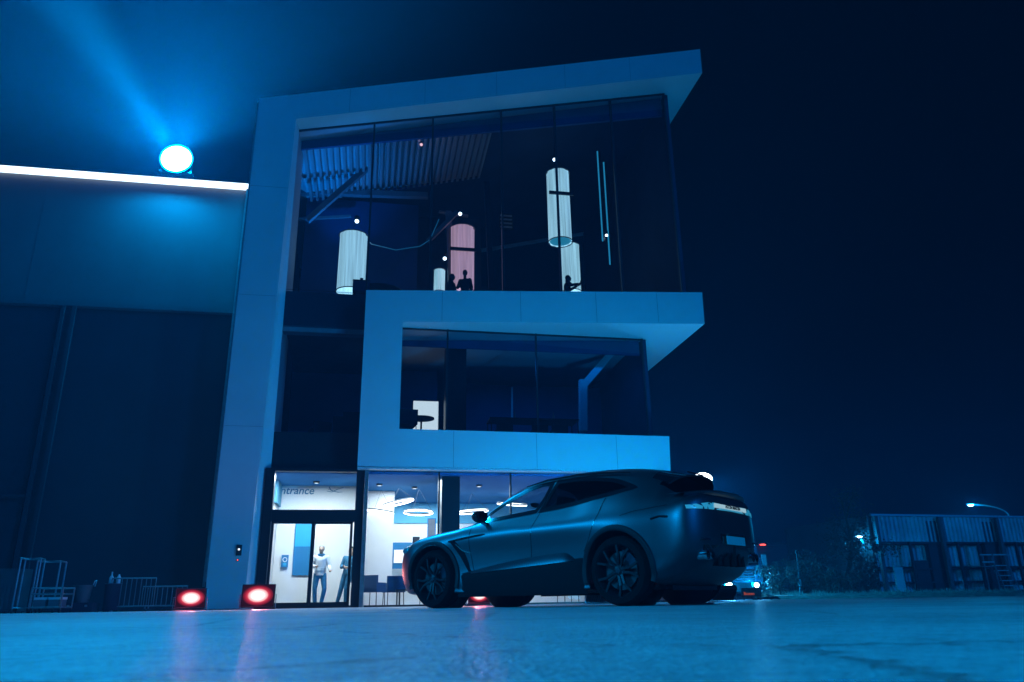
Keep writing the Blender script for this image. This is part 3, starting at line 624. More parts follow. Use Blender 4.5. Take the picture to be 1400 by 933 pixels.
    kl = ['pel', 'hL', 'kL', 'aL', 'hR', 'kR', 'aR']; Vl = [D[k].copy() for k in kl]
    lo = skin(Vl, [(0, 1), (1, 2), (2, 3), (0, 4), (4, 5), (5, 6)], [(.145, .115), .098, .068, .055, .098, .068, .055])
    remeshed([lo], vox, legs, 'trousers', o)
    for s_ in 'LR':
        a_ = D['a'+s_]
        remeshed([skin([a_+Vector((0, .03, -.035)), a_+Vector((0, -.06, -.04)), a_+Vector((0, -.16, -.048))], [(0, 1), (1, 2)], [(.042, .045), (.046, .038), (.036, .028)])], vox, M['fabric'], 'shoe', o)
    hr = MB(); hr.sphere(h+Vector((0, .018, .028)), (.084, .096, .104), 20, 14)
    bmesh.ops.delete(hr.bm, geom=[v_ for v_ in hr.bm.verts if (v_.co-h).y < -.045 and (v_.co-h).z < .055], context='VERTS')
    if longhair: hr.sphere(h+Vector((0, .06, -.09)), (.075, .05, .13), 16, 10)
    hr.build('hair', hairm, o, smooth=60)
    if held:
        MB().box((-.036, -.006, -.07), (.036, .006, .07)).build('phone', M['black'], o, bevel=.003).location = D['w'+held]+(D['w'+held]-D['e'+held]).normalized()*.1+Vector((0, -.02, .03))
    return o
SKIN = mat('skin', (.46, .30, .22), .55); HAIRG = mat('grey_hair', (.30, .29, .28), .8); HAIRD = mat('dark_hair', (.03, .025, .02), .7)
KNIT = mat('pale_knit_sweater', (.70, .74, .76), .95, bump=.5, bscale=90, var=.12, vscale=7); JEANS = mat('blue_jeans', (.02, .16, .30), .9, bump=.3, bscale=200, var=.2, vscale=12)
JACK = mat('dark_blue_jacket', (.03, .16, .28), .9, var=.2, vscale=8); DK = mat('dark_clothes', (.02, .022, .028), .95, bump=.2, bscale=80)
s_, _ = S(435, 828, 1.9)
person('man in pale knitted sweater and blue jeans standing inside the glass entrance', BL(s_, 1.9, .02), A-.05,
       dict(eL=(-.27, .0, 1.14), wL=(-.12, -.2, 1.13), eR=(.25, -.02, 1.13), wR=(.30, -.24, 1.02), kL=(-.13, -.04, .5), kR=(.15, -.05, .5), aL=(-.10, .02, .09), aR=(.07, .03, .09)), KNIT, JEANS, SKIN, HAIRG); MAN = [o_ for o_ in bpy.data.objects if o_.name.startswith('person')][0]
MB().tube([(.085*cos(a_), -.005+.075*sin(a_), 1.475+.018*sin(a_)) for a_ in np.linspace(0, 2*pi, 20, endpoint=False)], .020, 8, closed=True).build('collar', JEANS, MAN, smooth=True)
for z_ in (1.06, 1.0): MB().tube([(.166*cos(a_), .132*sin(a_), z_) for a_ in np.linspace(0, 2*pi, 28, endpoint=False)], .006, 6, closed=True).build('sweater_stripe', JEANS, MAN, smooth=True)
s_, _ = S(468, 828, 2.0)
person('person in dark blue jacket leaning back beside the right frame of the entrance', BL(s_-.03, 2.0, .02), A-.5,
       dict(pel=(.13, .05, .92), bel=(.15, .06, 1.07), che=(.20, .06, 1.28), nek=(.22, .05, 1.44), hd=(.23, .02, 1.58), hL=(.05, .04, .89), hR=(.22, .04, .89), kL=(-.04, .0, .5), kR=(.15, -.04, .5), aL=(-.16, .02, .09), aR=(.12, .02, .09),
            sL=(.02, .05, 1.38), sR=(.38, .05, 1.38), eL=(-.06, .0, 1.12), wL=(.12, -.2, 1.13), eR=(.44, .0, 1.12), wR=(.28, -.2, 1.10)), JACK, JEANS, SKIN, HAIRD)
def up_person(label, px, ptop, n, rz, J, longhair=False, held=None, group=None):
    s_, z_ = S(px, ptop, n)
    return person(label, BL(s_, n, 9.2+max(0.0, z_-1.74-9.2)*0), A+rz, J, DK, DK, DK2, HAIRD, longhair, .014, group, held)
DK2 = mat('shaded_skin', (.25, .16, .12), .6)  # darker copy of skin, with the shade of the hall put into its colour
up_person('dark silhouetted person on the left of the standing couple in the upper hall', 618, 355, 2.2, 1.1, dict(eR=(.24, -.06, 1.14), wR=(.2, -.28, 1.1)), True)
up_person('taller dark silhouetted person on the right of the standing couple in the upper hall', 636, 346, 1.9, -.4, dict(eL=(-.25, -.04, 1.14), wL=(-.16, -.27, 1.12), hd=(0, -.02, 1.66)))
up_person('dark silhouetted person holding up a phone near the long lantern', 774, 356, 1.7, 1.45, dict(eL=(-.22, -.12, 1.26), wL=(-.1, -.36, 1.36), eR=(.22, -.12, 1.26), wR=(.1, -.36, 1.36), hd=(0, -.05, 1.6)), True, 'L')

PS = [o_ for o_ in bpy.data.objects if o_.name.startswith('person') and o_.type == 'EMPTY'][2:5]
for i_, (px, n_, rz_, lb) in enumerate(((662, 4.6, .8, 'dim silhouetted guest farther back and right of the standing couple'), (688, 5.2, -.6, 'dim silhouetted guest in the dark middle of the upper hall'), (708, 4.4, 2.4, 'dim silhouetted guest turned away near the middle of the upper hall'), (732, 5.6, .2, 'dim silhouetted guest left of the long hanging lantern'))):
    c_ = copy_tree(PS[i_ % 3], BL(S(px, 380, n_)[0], n_, 9.2), A+rz_, lb)
    for o_ in [PS[i_ % 3], c_]: o_['group'] = 'guests in the upper hall'
# ---------------------------------------------------------------- hangar on the left
H = thing('hangar', 'huge dark hangar with a white glowing roof edge left of the showroom', 'building', BL(-8.5, 1.0), A)
MB().box((-30, 0, 8.75), (0, .3, 13.05)).build('upper_wall', M['hangar'], H)
for k in range(5):
    MB().box((-5.0*(k+1)+.02, .12, .05), (-5.0*k-.02, .28, 8.7)).build('door_panel', M['hangardoor'], H)
MB().box((-30, -.10, 8.62), (0, .11, 8.76)).build('door_track', M['hangar'], H)
MB().box((-30, -.06, 13.05), (.02, .5, 13.12)).build('roof_coping', M['zinc'], H)
MB().box((-30, -.12, 12.93), (.02, -.063, 13.15)).build('light_strip', emis('strip_white', (.72, .88, 1.0), 2.2), H)
MB().box((-30, .31, 0), (-29.7, 18, 13)).build('side_wall', M['hangar'], H); MB().box((-30, .31, 12.8), (0, 18, 13.04)).build('roof', M['hangar'], H)
q = MB(); [q.box((-30+3*i, -.004, 8.77), (-30+3*i+.012, 0, 12.97)) for i in range(10)]; q.build('wall_ribs', M['hangar'], H)
for s0 in (-13.35, -13.05):
    MB().box((s0+8.5-.05, -.12, .0), (s0+8.5+.05, -.02, 8.6)).build('guide_rail', M['hangardoor'], H)
MB().box((-12, -.1, 3.0), (-4.9, -.02, 3.06)).build('handrail', M['hangardoor'], H)
MB().box((-.06, -.14, .6), (-.01, -.04, 12.95)).build('drain_pipe', M['zinc'], H)
# floodlight on the roof edge
s_, z_ = S(241, 217, 1.2)
FL = thing('floodlight', 'blinding round floodlight on the roof edge of the hangar', 'floodlight', BL(s_, 1.2, z_), A)
MB().lathe([(0, .45), (.22, .42), (.48, .12), (.53, 0), (.48, 0), (.47, .05), (0, .06)], (0, 0, 0), 'y', 32).build('housing', M['dark'], FL, smooth=True)
MB().cyl((0, .0, 0), (0, .045, 0), .47, 32).build('lens', emis('flood_white', (.8, .93, 1.0), 7), FL)
MB().bar((-.46, .15, -.35), (-.46, .15, 0), .05).build('bracket_arm', M['dark'], FL); MB().bar((.46, .15, -.35), (.46, .15, 0), .05).build('bracket_arm', M['dark'], FL)
MB().box((-.5, .1, -.45), (.5, .45, -.36)).build('base_plate', M['dark'], FL)
lp = BL(s_, 1.02, z_+.02)
light('POINT', 'hangar_flood', lp, 12000, (0.0, 0.40, 1.0), shadow_soft_size=.46)
light('SPOT', 'hangar_flood_up', lp+Vector((0, .3, .2)), 190000, (0.0, 0.46, 0.95), aim=lp+Vector((-2.5, 0, 10)), spot_size=radians(178), spot_blend=.5, shadow_soft_size=.3)
light('SPOT', 'hangar_flood_core', lp+Vector((0, -.42, -.10)), 3000, (.0, .40, 1.0), aim=lp+Vector((.6, -3, -6.2)), spot_size=radians(140), spot_blend=1, shadow_soft_size=.2)
bt = BL(*(lambda q: (q[0], -.5, q[1]))(S(88, 0, -.5)))
light('SPOT', 'sky_beam', lp, 330000, (0.0, 0.58, 0.95), aim=bt, spot_size=radians(25), spot_blend=1.0, shadow_soft_size=.3)

# ---------------------------------------------------------------- LED floor floods (red-white, and added blue ones hidden behind the car)
def led_flood(label, loc, rz, tilt, m, group, w_=.5, h_=.34):
    o = thing('floor_floodlight', label, 'floodlight', loc, rz, group)
    mt = Matrix.Translation((0, 0, .05+h_*.5)) @ Matrix.Rotation(tilt, 4, 'X')
    MB().box((-w_/2, -.02, -h_/2), (w_/2, .09, h_/2), mt).build('housing', M['black'], o, bevel=.01)
    q = MB(); [q.box((-w_/2+.03+i*.05, .09, -h_/2+.03), (-w_/2+.04+i*.05, .15, h_/2-.03), mt) for i in range(int((w_-.06)/.05))]; q.build('cooling_fins', M['black'], o)
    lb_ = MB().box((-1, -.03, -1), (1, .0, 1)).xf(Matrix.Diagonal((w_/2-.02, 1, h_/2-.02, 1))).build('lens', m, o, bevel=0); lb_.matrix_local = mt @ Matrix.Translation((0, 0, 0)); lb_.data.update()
    MB().tube([(-w_/2-.03, .04, .0), (-w_/2-.03, .04, .05+h_*.55), (-w_/2, .04, .05+h_*.55)], .012, 8).build('yoke', M['zinc'], o)
    MB().tube([(w_/2+.03, .04, .0), (w_/2+.03, .04, .05+h_*.55), (w_/2, .04, .05+h_*.55)], .012, 8).build('yoke', M['zinc'], o)
    MB().box((-w_/2-.05, -.06, 0), (w_/2+.05, .16, .018)).build('foot_plate', M['black'], o)
    return o
def led_glare_lens():  # glare halo painted into the enlarged lens: white core fading to dark red
    m = bpy.data.materials.new('led_glare_lens'); m.use_nodes = True; nt = m.node_tree; nt.nodes.clear(); L = nt.links.new
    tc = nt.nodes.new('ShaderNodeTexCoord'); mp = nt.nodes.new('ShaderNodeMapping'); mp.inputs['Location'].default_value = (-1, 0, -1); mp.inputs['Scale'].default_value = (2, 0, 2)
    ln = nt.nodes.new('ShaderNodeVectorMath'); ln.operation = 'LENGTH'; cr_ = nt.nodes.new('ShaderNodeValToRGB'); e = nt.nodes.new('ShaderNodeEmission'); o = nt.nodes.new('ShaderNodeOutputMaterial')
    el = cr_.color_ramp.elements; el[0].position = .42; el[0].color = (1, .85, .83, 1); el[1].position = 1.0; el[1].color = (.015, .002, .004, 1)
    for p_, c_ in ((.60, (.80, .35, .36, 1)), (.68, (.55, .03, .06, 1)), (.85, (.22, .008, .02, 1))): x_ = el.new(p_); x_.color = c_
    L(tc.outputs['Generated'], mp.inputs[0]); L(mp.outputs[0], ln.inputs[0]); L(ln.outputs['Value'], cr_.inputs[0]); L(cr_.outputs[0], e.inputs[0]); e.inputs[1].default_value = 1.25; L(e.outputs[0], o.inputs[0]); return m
RW = led_glare_lens(); RED = (1.0, .05, .10)
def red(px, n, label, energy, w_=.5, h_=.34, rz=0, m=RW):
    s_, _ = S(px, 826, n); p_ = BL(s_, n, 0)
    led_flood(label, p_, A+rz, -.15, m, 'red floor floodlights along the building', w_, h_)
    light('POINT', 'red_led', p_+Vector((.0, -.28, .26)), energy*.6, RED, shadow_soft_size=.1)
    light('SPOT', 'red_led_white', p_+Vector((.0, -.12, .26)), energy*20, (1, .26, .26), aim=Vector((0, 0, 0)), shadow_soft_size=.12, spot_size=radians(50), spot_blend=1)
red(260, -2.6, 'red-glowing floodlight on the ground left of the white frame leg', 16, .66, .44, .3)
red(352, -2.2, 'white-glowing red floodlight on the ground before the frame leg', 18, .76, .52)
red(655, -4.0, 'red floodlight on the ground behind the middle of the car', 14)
pR = AT(955, 818, 10.6); pR.z = 0
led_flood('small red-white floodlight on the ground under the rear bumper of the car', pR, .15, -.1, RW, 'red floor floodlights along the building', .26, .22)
light('POINT', 'red_led', pR+Vector((0, -.15, .22)), 5, RED, shadow_soft_size=.06)
BW = emis('led_blue', (.05, .55, 1.0), 6.0)  # lens of the unseen blue floods added to light the facade
for s_, n_, e_, lb, ax in ((1.0, -4.6, 750, 'added blue floor floodlight hidden behind the doors of the car', (2.0, 1.5, 13)), (3.4, -6.0, 2600, 'added blue floor floodlight hidden behind the rear of the car', (-2.5, 1.0, 12))):
    p_ = BL(s_, n_, 0); led_flood(lb, p_, A+pi, -.9, BW, 'added blue floor floodlights lighting the facade')
    light('SPOT', 'facade_fill', p_+Vector((0, .02, .42)), e_, BLUE, aim=BL(*ax), spot_size=radians(150), spot_blend=.7, shadow_soft_size=.15)

for px_, n_, x_, lb in ((262, -2.45, -1.9, 'black power cable running left from the nearer red floodlight'), (354, -2.05, -1.3, 'black power cable running between the two red floodlights')):
    s_, _ = S(px_, 826, n_); pts = [(s_-.1, n_+.15), (s_-.35, n_+.32), (s_-.7, n_+.22), (s_+x_*.7, n_+.5), (s_+x_, n_+.9)]
    c_ = MB().tube([(a_-s_, b_-n_, .012) for a_, b_ in pts], .012, 6).build('power_cable', M['black'], None, smooth=True); c_.location = BL(s_, n_, 0); c_.rotation_euler = (0, 0, A); tag(c_, lb, 'cable', 'power cables of the red floodlights')
# ---------------------------------------------------------------- things in front of the hangar
def crate_rack(label, px, n, w_, h_, rz=0):
    s_, _ = S(px, 834, n); o = thing('transport_rack', label, 'rack', BL(s_, n, 0), A+rz, 'steel transport racks by the hangar')
    for x in (-w_/2, w_/2):
        for y in (0, .55): MB().tube([(x, y, .1), (x, y, h_)], .022, 8).build('upright', M['zinc'], o)
    for z in (.12, h_):
        MB().tube([(-w_/2, 0, z), (w_/2, 0, z), (w_/2, .55, z), (-w_/2, .55, z)], .02, 8, closed=True).build('hoop_rail', M['zinc'], o)
    for x in (-w_/2, w_/2):
        for y in (0, .55): MB().cyl((x-.015, y, .05), (x+.015, y, .05), .05, 14).build('caster', M['black'], o)
    return o
crate_rack('tall left steel transport rack on casters in front of the hangar', 30, -1.3, .42, 1.25, .2)
crate_rack('tall right steel transport rack on casters behind the trolley', 56, -1.0, .5, 1.2, .1)
s_, _ = S(60, 836, -1.8); o = thing('hand_trolley', 'low steel trolley with two shelves loaded with boxes by the hangar', 'trolley', BL(s_, -1.8, 0), A-.15)
for z in (.12, .42, .55):
    MB().tube([(-.36, 0, z), (.36, 0, z), (.36, .5, z), (-.36, .5, z)], .02, 8, closed=True).build('shelf_rail', M['zinc'], o)
for x in (-.36, .36):
    for y in (0, .5): MB().tube([(x, y, .06), (x, y, .57)], .018, 8).build('upright', M['zinc'], o); MB().cyl((x-.015, y, .05), (x+.015, y, .05), .05, 14).build('caster', M['black'], o)
MB().box((-.34, .02, .10), (.34, .48, .12)).build('shelf_plate', M['steel'], o)
for x, lb in ((-.17, 'small cardboard box on the trolley, left one'), (.17, 'small cardboard box on the trolley, right one')):
    c_ = thing('box', lb, 'box', BL(s_, -1.8, .122)+Vector((x, .05, 0)), A-.15, 'boxes on the trolley'); MB().box((-.13, 0, 0), (.13, .3, .22)).build('carton', M['steel'], c_, bevel=.006)
    MB().box((-.14, -.004, .17), (.14, .304, .225)).build('lid', M['plaster'], c_, bevel=.004)
s_, _ = S(4, 836, -.6); o = thing('storage_cabinet', 'blue-grey ribbed storage cabinet at the left end of the hangar', 'cabinet', BL(s_, -.6, 0), A)
MB().box((-.7, 0, .05), (.28, .6, 1.05)).build('cabinet_body', M['hangar'], o, bevel=.01); q = MB(); [q.box((-.68+.1*i, -.02, .1), (-.63+.1*i, 0, .65)) for i in range(10)]; q.build('front_ribs', M['hangar'], o)
s_, _ = S(109, 836, -.9); o = thing('plastic_tub', 'pale tapered plastic tub with a handle by the hangar', 'tub', BL(s_, -.9, .22), A)
MB().lathe([(0, 0), (.16, 0), (.21, .38), (.23, .38), (.23, .41), (.19, .41), (.15, .02), (0, .02)], seg=28).build('tub_body', M['hangar'], o, smooth=True)
MB().tube([(.21, 0, .38), (.24, 0, .5), (.25, .1, .52), (.22, .12, .38)], .012, 8).build('handle', M['panel'], o)
o = thing('equipment_case', 'low dark case under the pale plastic tub', 'case', BL(s_, -.9, 0), A); MB().box((-.35, -.25, 0), (.35, .25, .22)).build('case_body', M['fabric'], o, bevel=.012)
for x in (-.2, .2): MB().box((x-.03, -.262, .12), (x+.03, -.251, .17)).build('latch', M['zinc'], o)
s_, _ = S(150, 836, -.9); o = thing('litter_bin', 'dark bin topped with two pale bottles by the hangar', 'bin', BL(s_, -.9, 0), A)
MB().lathe([(0, 0), (.16, 0), (.19, .62), (.2, .64), (.16, .66), (.15, .06), (0, .05)], seg=24).build('bin_body', M['fabric'], o, smooth=True)
for x, lb in ((-.07, 'slim pale bottle standing on the bin, left one'), (.10, 'slim pale bottle standing on the bin, right one')):
    c_ = thing('bottle', lb, 'bottle', BL(s_+x, -.9, .66), A, 'bottles on the bin'); MB().lathe([(0, 0), (.05, 0), (.05, .14), (.02, .2), (.018, .28 if x < 0 else .22), (0, .28 if x < 0 else .22)], seg=14).build('glass_body', M['panel'], c_, smooth=True)
MB().lathe([(0, .655), (.2, .655), (.2, .66), (0, .66)], seg=24).build('bin_lid', M['steel'], o)
for k, (px, wd, hh, lb) in enumerate(((178, 1.0, .78, 'steel crowd barrier on the left in front of the hangar'), (222, 1.1, .58, 'lower steel crowd barrier close to the red floodlight'))):
    s_, _ = S(px, 836, -.9+.2*k); o = thing('crowd_barrier', lb, 'barrier', BL(s_, -.9+.2*k, 0), A+.1-.25*k, 'crowd barriers by the hangar')
    MB().tube([(-wd/2, 0, .12), (-wd/2, 0, hh), (wd/2, 0, hh), (wd/2, 0, .12)], .02, 8, closed=True).build('barrier_frame', M['steel'], o)
    for i in range(1, 9): MB().tube([(-wd/2+wd*i/9, 0, .12), (-wd/2+wd*i/9, 0, hh)], .011, 6).build('barrier_bar', M['steel'], o)
    for x in (-wd/2+.1, wd/2-.1): MB().box((x-.02, -.25, 0), (x+.02, .25, .03)).build('foot', M['steel'], o); MB().box((x-.015, -.015, .03), (x+.015, .015, .12)).build('foot_post', M['steel'], o)
# access reader on the leg
s_, z_ = S(327, 752, 0); o = thing('access_reader', 'small black door intercom with a lit button on the white frame leg', 'intercom', BL(s_, -.003, z_-.15), A)
MB().box((-.07, -.035, 0), (.07, 0, .28)).build('reader_body', M['black'], o, bevel=.008); MB().cyl((0, -.042, .16), (0, -.034, .16), .028, 16).build('lit_button', LWs, o)
s_, z_ = S(325, 766, 0); o = thing('indicator_lamp', 'tiny red indicator lamp below the intercom on the frame leg', 'indicator', BL(s_, -.003, z_), A)
MB().cyl((0, -.02, 0), (0, 0, 0), .03, 14).build('bezel', M['black'], o); MB().sphere((0, -.022, 0), .016, 10, 6).build('lens', emis('red_lamp', (1, .08, .06), 3), o)

# ---------------------------------------------------------------- the car
CARP = (0.6234, 10.8835); CPHI = 0.69578627
CAR = thing('parked_car', 'dark grey fastback SUV parked in front of the showroom with its tail towards the camera', 'car', (*CARP, 0), pi-CPHI)
PAINT = mat('satin_graphite_paint', (.085, .10, .115), .42, .92, .5, coat=.25); PAINT.node_tree.nodes['Principled BSDF'].inputs['Coat Roughness'].default_value = .28
GLOSSB = mat('gloss_black_trim', (.008, .008, .01), .15, 0, .5); SATB = mat('satin_black_cladding', (.008, .009, .011), .75, spec=.15); RUB = mat('tyre_rubber', (.007, .007, .008), .9, spec=.12, bump=.2, bscale=80)
FLARE = mat('arch_flare_paint', (.012, .014, .017), .55, .2, .3)
ST = [  # x, eleven (y, z) points from the underside centre to the roof centre
 (2.45, [(0,.30),(.35,.30),(.45,.36),(.5,.45),(.52,.56),(.51,.67),(.47,.73),(.41,.77),(.32,.80),(.2,.81),(0,.82)]),
 (2.37, [(0,.22),(.52,.22),(.66,.30),(.735,.45),(.755,.59),(.74,.71),(.70,.79),(.62,.83),(.5,.86),(.3,.875),(0,.88)]),
 (2.2, [(0,.19),(.68,.19),(.83,.28),(.89,.45),(.905,.61),(.885,.76),(.83,.855),(.74,.89),(.58,.915),(.32,.935),(0,.94)]),
 (1.9, [(0,.18),(.8,.18),(.93,.28),(.975,.48),(.985,.66),(.965,.82),(.90,.93),(.77,.965),(.58,.975),(.32,.995),(0,1.0)]),
 (1.53,[(0,.18),(.84,.18),(.965,.28),(1.0,.5),(1.0,.7),(.97,.88),(.90,.985),(.78,1.02),(.58,1.03),(.32,1.05),(0,1.055)]),
 (1.15,[(0,.18),(.84,.18),(.95,.27),(.955,.5),(.955,.7),(.965,.89),(.905,1.015),(.80,1.05),(.62,1.075),(.34,1.10),(0,1.11)]),
 (0.95,[(0,.18),(.84,.18),(.94,.26),(.935,.5),(.945,.7),(.965,.90),(.915,1.03),(.83,1.075),(.67,1.11),(.38,1.15),(0,1.165)]),
 (0.6, [(0,.18),(.84,.18),(.935,.26),(.925,.5),(.935,.7),(.965,.90),(.91,1.04),(.81,1.17),(.72,1.275),(.45,1.36),(0,1.39)]),
 (0.2, [(0,.18),(.84,.18),(.93,.26),(.92,.5),(.93,.7),(.965,.91),(.91,1.06),(.79,1.27),(.67,1.46),(.45,1.565),(0,1.60)]),
 (-.3, [(0,.18),(.84,.18),(.93,.26),(.92,.5),(.935,.7),(.97,.92),(.905,1.08),(.775,1.33),(.64,1.565),(.43,1.65),(0,1.69)]),
 (-.8, [(0,.18),(.84,.18),(.935,.26),(.93,.5),(.945,.7),(.98,.93),(.905,1.10),(.77,1.34),(.63,1.58),(.42,1.668),(0,1.705)]),
 (-1.2,[(0,.18),(.84,.18),(.95,.27),(.96,.5),(.98,.7),(1.0,.94),(.92,1.13),(.765,1.355),(.61,1.565),(.41,1.655),(0,1.695)]),
 (-1.6,[(0,.18),(.84,.20),(.98,.30),(1.01,.5),(1.025,.7),(1.02,.95),(.93,1.14),(.75,1.345),(.58,1.525),(.39,1.615),(0,1.655)]),
 (-2.0,[(0,.22),(.80,.24),(.97,.34),(.995,.5),(1.005,.7),(.995,.96),(.91,1.13),(.735,1.28),(.545,1.42),(.36,1.50),(0,1.535)]),
 (-2.25,[(0,.30),(.70,.31),(.88,.40),(.945,.52),(.965,.7),(.95,.97),(.88,1.12),(.74,1.20),(.53,1.27),(.33,1.32),(0,1.345)]),
 (-2.42,[(0,.40),(.58,.41),(.76,.48),(.86,.57),(.90,.72),(.89,.97),(.83,1.13),(.70,1.20),(.48,1.235),(.28,1.255),(0,1.27)]),
 (-2.53,[(0,.47),(.46,.48),(.62,.53),(.72,.60),(.785,.73),(.78,.95),(.735,1.12),(.62,1.195),(.43,1.22),(.24,1.24),(0,1.25)]),
 (-2.60,[(0,.55),(.36,.56),(.47,.60),(.545,.66),(.605,.76),(.61,.92),(.575,1.08),(.49,1.15),(.34,1.175),(.19,1.185),(0,1.19)]),
 (-2.63,[(0,.62),(.26,.63),(.33,.655),(.38,.70),(.41,.77),(.41,.88),(.385,1.0),(.32,1.06),(.23,1.09),(.12,1.10),(0,1.10)]),
]
XS = np.array([(s[0] if s[0] > -2.0 else -2.0+(s[0]+2.0)*.86) for s in ST][::-1]); PY = np.array([[p[0] for p in s[1]] for s in ST][::-1]); PZ = np.array([[p[1] for p in s[1]] for s in ST][::-1])
def pchip(x, y, xi):
    h = np.diff(x); d = np.diff(y, axis=0)/h[:, None]; n = len(x); m = np.zeros_like(y)
    w1 = 2*h[1:]+h[:-1]; w2 = h[1:]+2*h[:-1]
    with np.errstate(divide='ignore', invalid='ignore'):
        hm = (w1+w2)[:, None]/(w1[:, None]/d[:-1]+w2[:, None]/d[1:])
    m[1:-1] = np.where(d[:-1]*d[1:] > 0, np.nan_to_num(hm), 0); m[0] = d[0]; m[-1] = d[-1]
    i = np.clip(np.searchsorted(x, xi)-1, 0, n-2); t = ((xi-x[i])/h[i])[:, None]; H_ = h[i][:, None]
    return (2*t**3-3*t**2+1)*y[i]+(t**3-2*t**2+t)*H_*m[i]+(-2*t**3+3*t**2)*y[i+1]+(t**3-t**2)*H_*m[i+1]
NSUB = 6; NP = 10*NSUB+1
xi = np.unique(np.concatenate([np.linspace(-2.5418, -2.2, 22), np.linspace(-2.2, 2.2, 180), np.linspace(2.2, 2.45, 18)]))
GY = pchip(XS, PY, xi); GZ = pchip(XS, PZ, xi)
# catmull-rom across the profile
def cr(P):
    out = []
    Pm = np.concatenate([P[:, :1]*2-P[:, 1:2], P, P[:, -1:]*2-P[:, -2:-1]], axis=1)
    for k in range(10):
        p0, p1, p2, p3 = (Pm[:, k+j] for j in range(4))
        for j in range(NSUB):
            t = j/NSUB; out.append(.5*((2*p1)+(-p0+p2)*t+(2*p0-5*p1+4*p2-p3)*t*t+(-p0+3*p1-3*p2+p3)*t**3))
    out.append(P[:, -1]); return np.stack(out, 1)
# mirror-symmetric end tangents: keep y>=0
GY, GZ = np.maximum(cr(GY), 0), cr(GZ); GY[:, 0] = 0; GY[:, -1] = 0
def ysurf(x, z):
    i = int(np.clip(np.searchsorted(xi, x), 1, len(xi)-1)); t = (x-xi[i-1])/(xi[i]-xi[i-1])
    yy = GY[i-1]*(1-t)+GY[i]*t; zz = GZ[i-1]*(1-t)+GZ[i]*t
    for k in range(2*NSUB, NP-1):
        if (zz[k]-z)*(zz[k+1]-z) <= 0 and zz[k+1] != zz[k]:
            u = (z-zz[k])/(zz[k+1]-zz[k]); return float(yy[k]*(1-u)+yy[k+1]*u)
    return float(yy[2*NSUB])
def topz(x, y):
    i = int(np.clip(np.searchsorted(xi, x), 1, len(xi)-1)); t = (x-xi[i-1])/(xi[i]-xi[i-1])
    yy = (GY[i-1]*(1-t)+GY[i]*t)[::-1]; zz = (GZ[i-1]*(1-t)+GZ[i]*t)[::-1]
    return float(np.interp(y, yy[:5*NSUB], zz[:5*NSUB]))
WHX, WHZ, WHR = 1.53, .39, .39; AR = .452
FW = [(0.86, 1.085), (0.64, 1.20), (0.45, 1.30), (0.19, 1.42), (-0.13, 1.525), (-0.43, 1.555), (-0.36, 1.33), (-0.27, 1.165), (.19, 1.13)]
RW_ = [(-.49, 1.555), (-.91, 1.55), (-1.34, 1.49), (-1.55, 1.42), (-1.72, 1.345), (-1.55, 1.315), (-1.33, 1.275), (-.78, 1.20), (-.33, 1.165), (-.40, 1.33)]
def inpoly(x, z, P):
    c = False; n = len(P)
    for i in range(n):
        (x1, z1), (x2, z2) = P[i], P[i-1]
        if (z1 > z) != (z2 > z) and x < (x2-x1)*(z-z1)/(z2-z1)+x1: c = not c
    return c
def inset(P, d):
    n = len(P); ar = sum(P[i-1][0]*P[i][1]-P[i][0]*P[i-1][1] for i in range(n)); sg = 1 if ar > 0 else -1; out = []
    for i in range(n):
        a, b, c = Vector(P[i-1]), Vector(P[i]), Vector(P[(i+1) % n]); e1 = (b-a).normalized(); e2 = (c-b).normalized()
        n1 = Vector((-e1.y, e1.x))*sg; n2 = Vector((-e2.y, e2.x))*sg; m_ = (n1+n2); m_ = m_/max(m_.length_squared/2, .6)
        out.append(tuple(b+m_*d))
    return out
def smoothpoly(P, k=4):
    out = []; n = len(P)
    for i in range(n):
        p0, p1, p2, p3 = (Vector(P[(i+j-1) % n]) for j in range(4))
        a1 = (p1-p0).angle(p2-p1, 0); a2 = (p2-p1).angle(p3-p2, 0)
        for j in range(k):
            t = j/k
            if a1 > .7: p0 = p1*2-p2
            if a2 > .7: p3 = p2*2-p1
            out.append(tuple(.5*((2*p1)+(-p0+p2)*t+(2*p0-5*p1+4*p2-p3)*t*t+(-p0+3*p1-3*p2+p3)*t**3)))
    return out
FWs, RWs = smoothpoly(FW), smoothpoly(RW_); FWi, RWi = inset(FWs, .022), inset(RWs, .022)
body = MB(); bm = body.bm; ring = []
N = len(xi); vid = {}
for i in range(N):
    for k in range(NP):
        for sg in (1, -1):
            if (k in (0, NP-1)) and sg == -1: vid[(i, k, -1)] = vid[(i, k, 1)]; continue
            vid[(i, k, sg)] = bm.verts.new((xi[i], GY[i, k]*sg, GZ[i, k]))
WS = []; RG = []
for i in range(N-1):
    for k in range(NP-1):
        xm = (xi[i]+xi[i+1])/2; ym = GY[i:i+2, k:k+2].mean(); zm = GZ[i:i+2, k:k+2].mean()
        kk = k/NSUB
        iswind = .13 < xm < .92 and kk >= 8.0
        isrear = -2.33 < xm < -1.98 and kk >= 7.34
        cut = False
        for wx in (WHX, -WHX):
            if (xm-wx)**2+(zm-WHZ)**2 < AR*AR and zm < 1 and ym > .60: cut = True
        if 6*NSUB-6 <= k <= 9*NSUB and ym > .5 and (inpoly(xm, zm, FWi) or inpoly(xm, zm, RWi)): cut = True
        if cut: continue
        for sg in (1, -1):
            q = [vid[(i, k, sg)], vid[(i+1, k, sg)], vid[(i+1, k+1, sg)], vid[(i, k+1, sg)]]
            q = list(dict.fromkeys(q))
            if sg == -1: q = q[::-1]
            if iswind: WS.append([v.co.copy() for v in q]); continue
            if isrear: RG.append([v.co.copy() for v in q]); continue
            try: bm.faces.new(q)
            except ValueError: pass
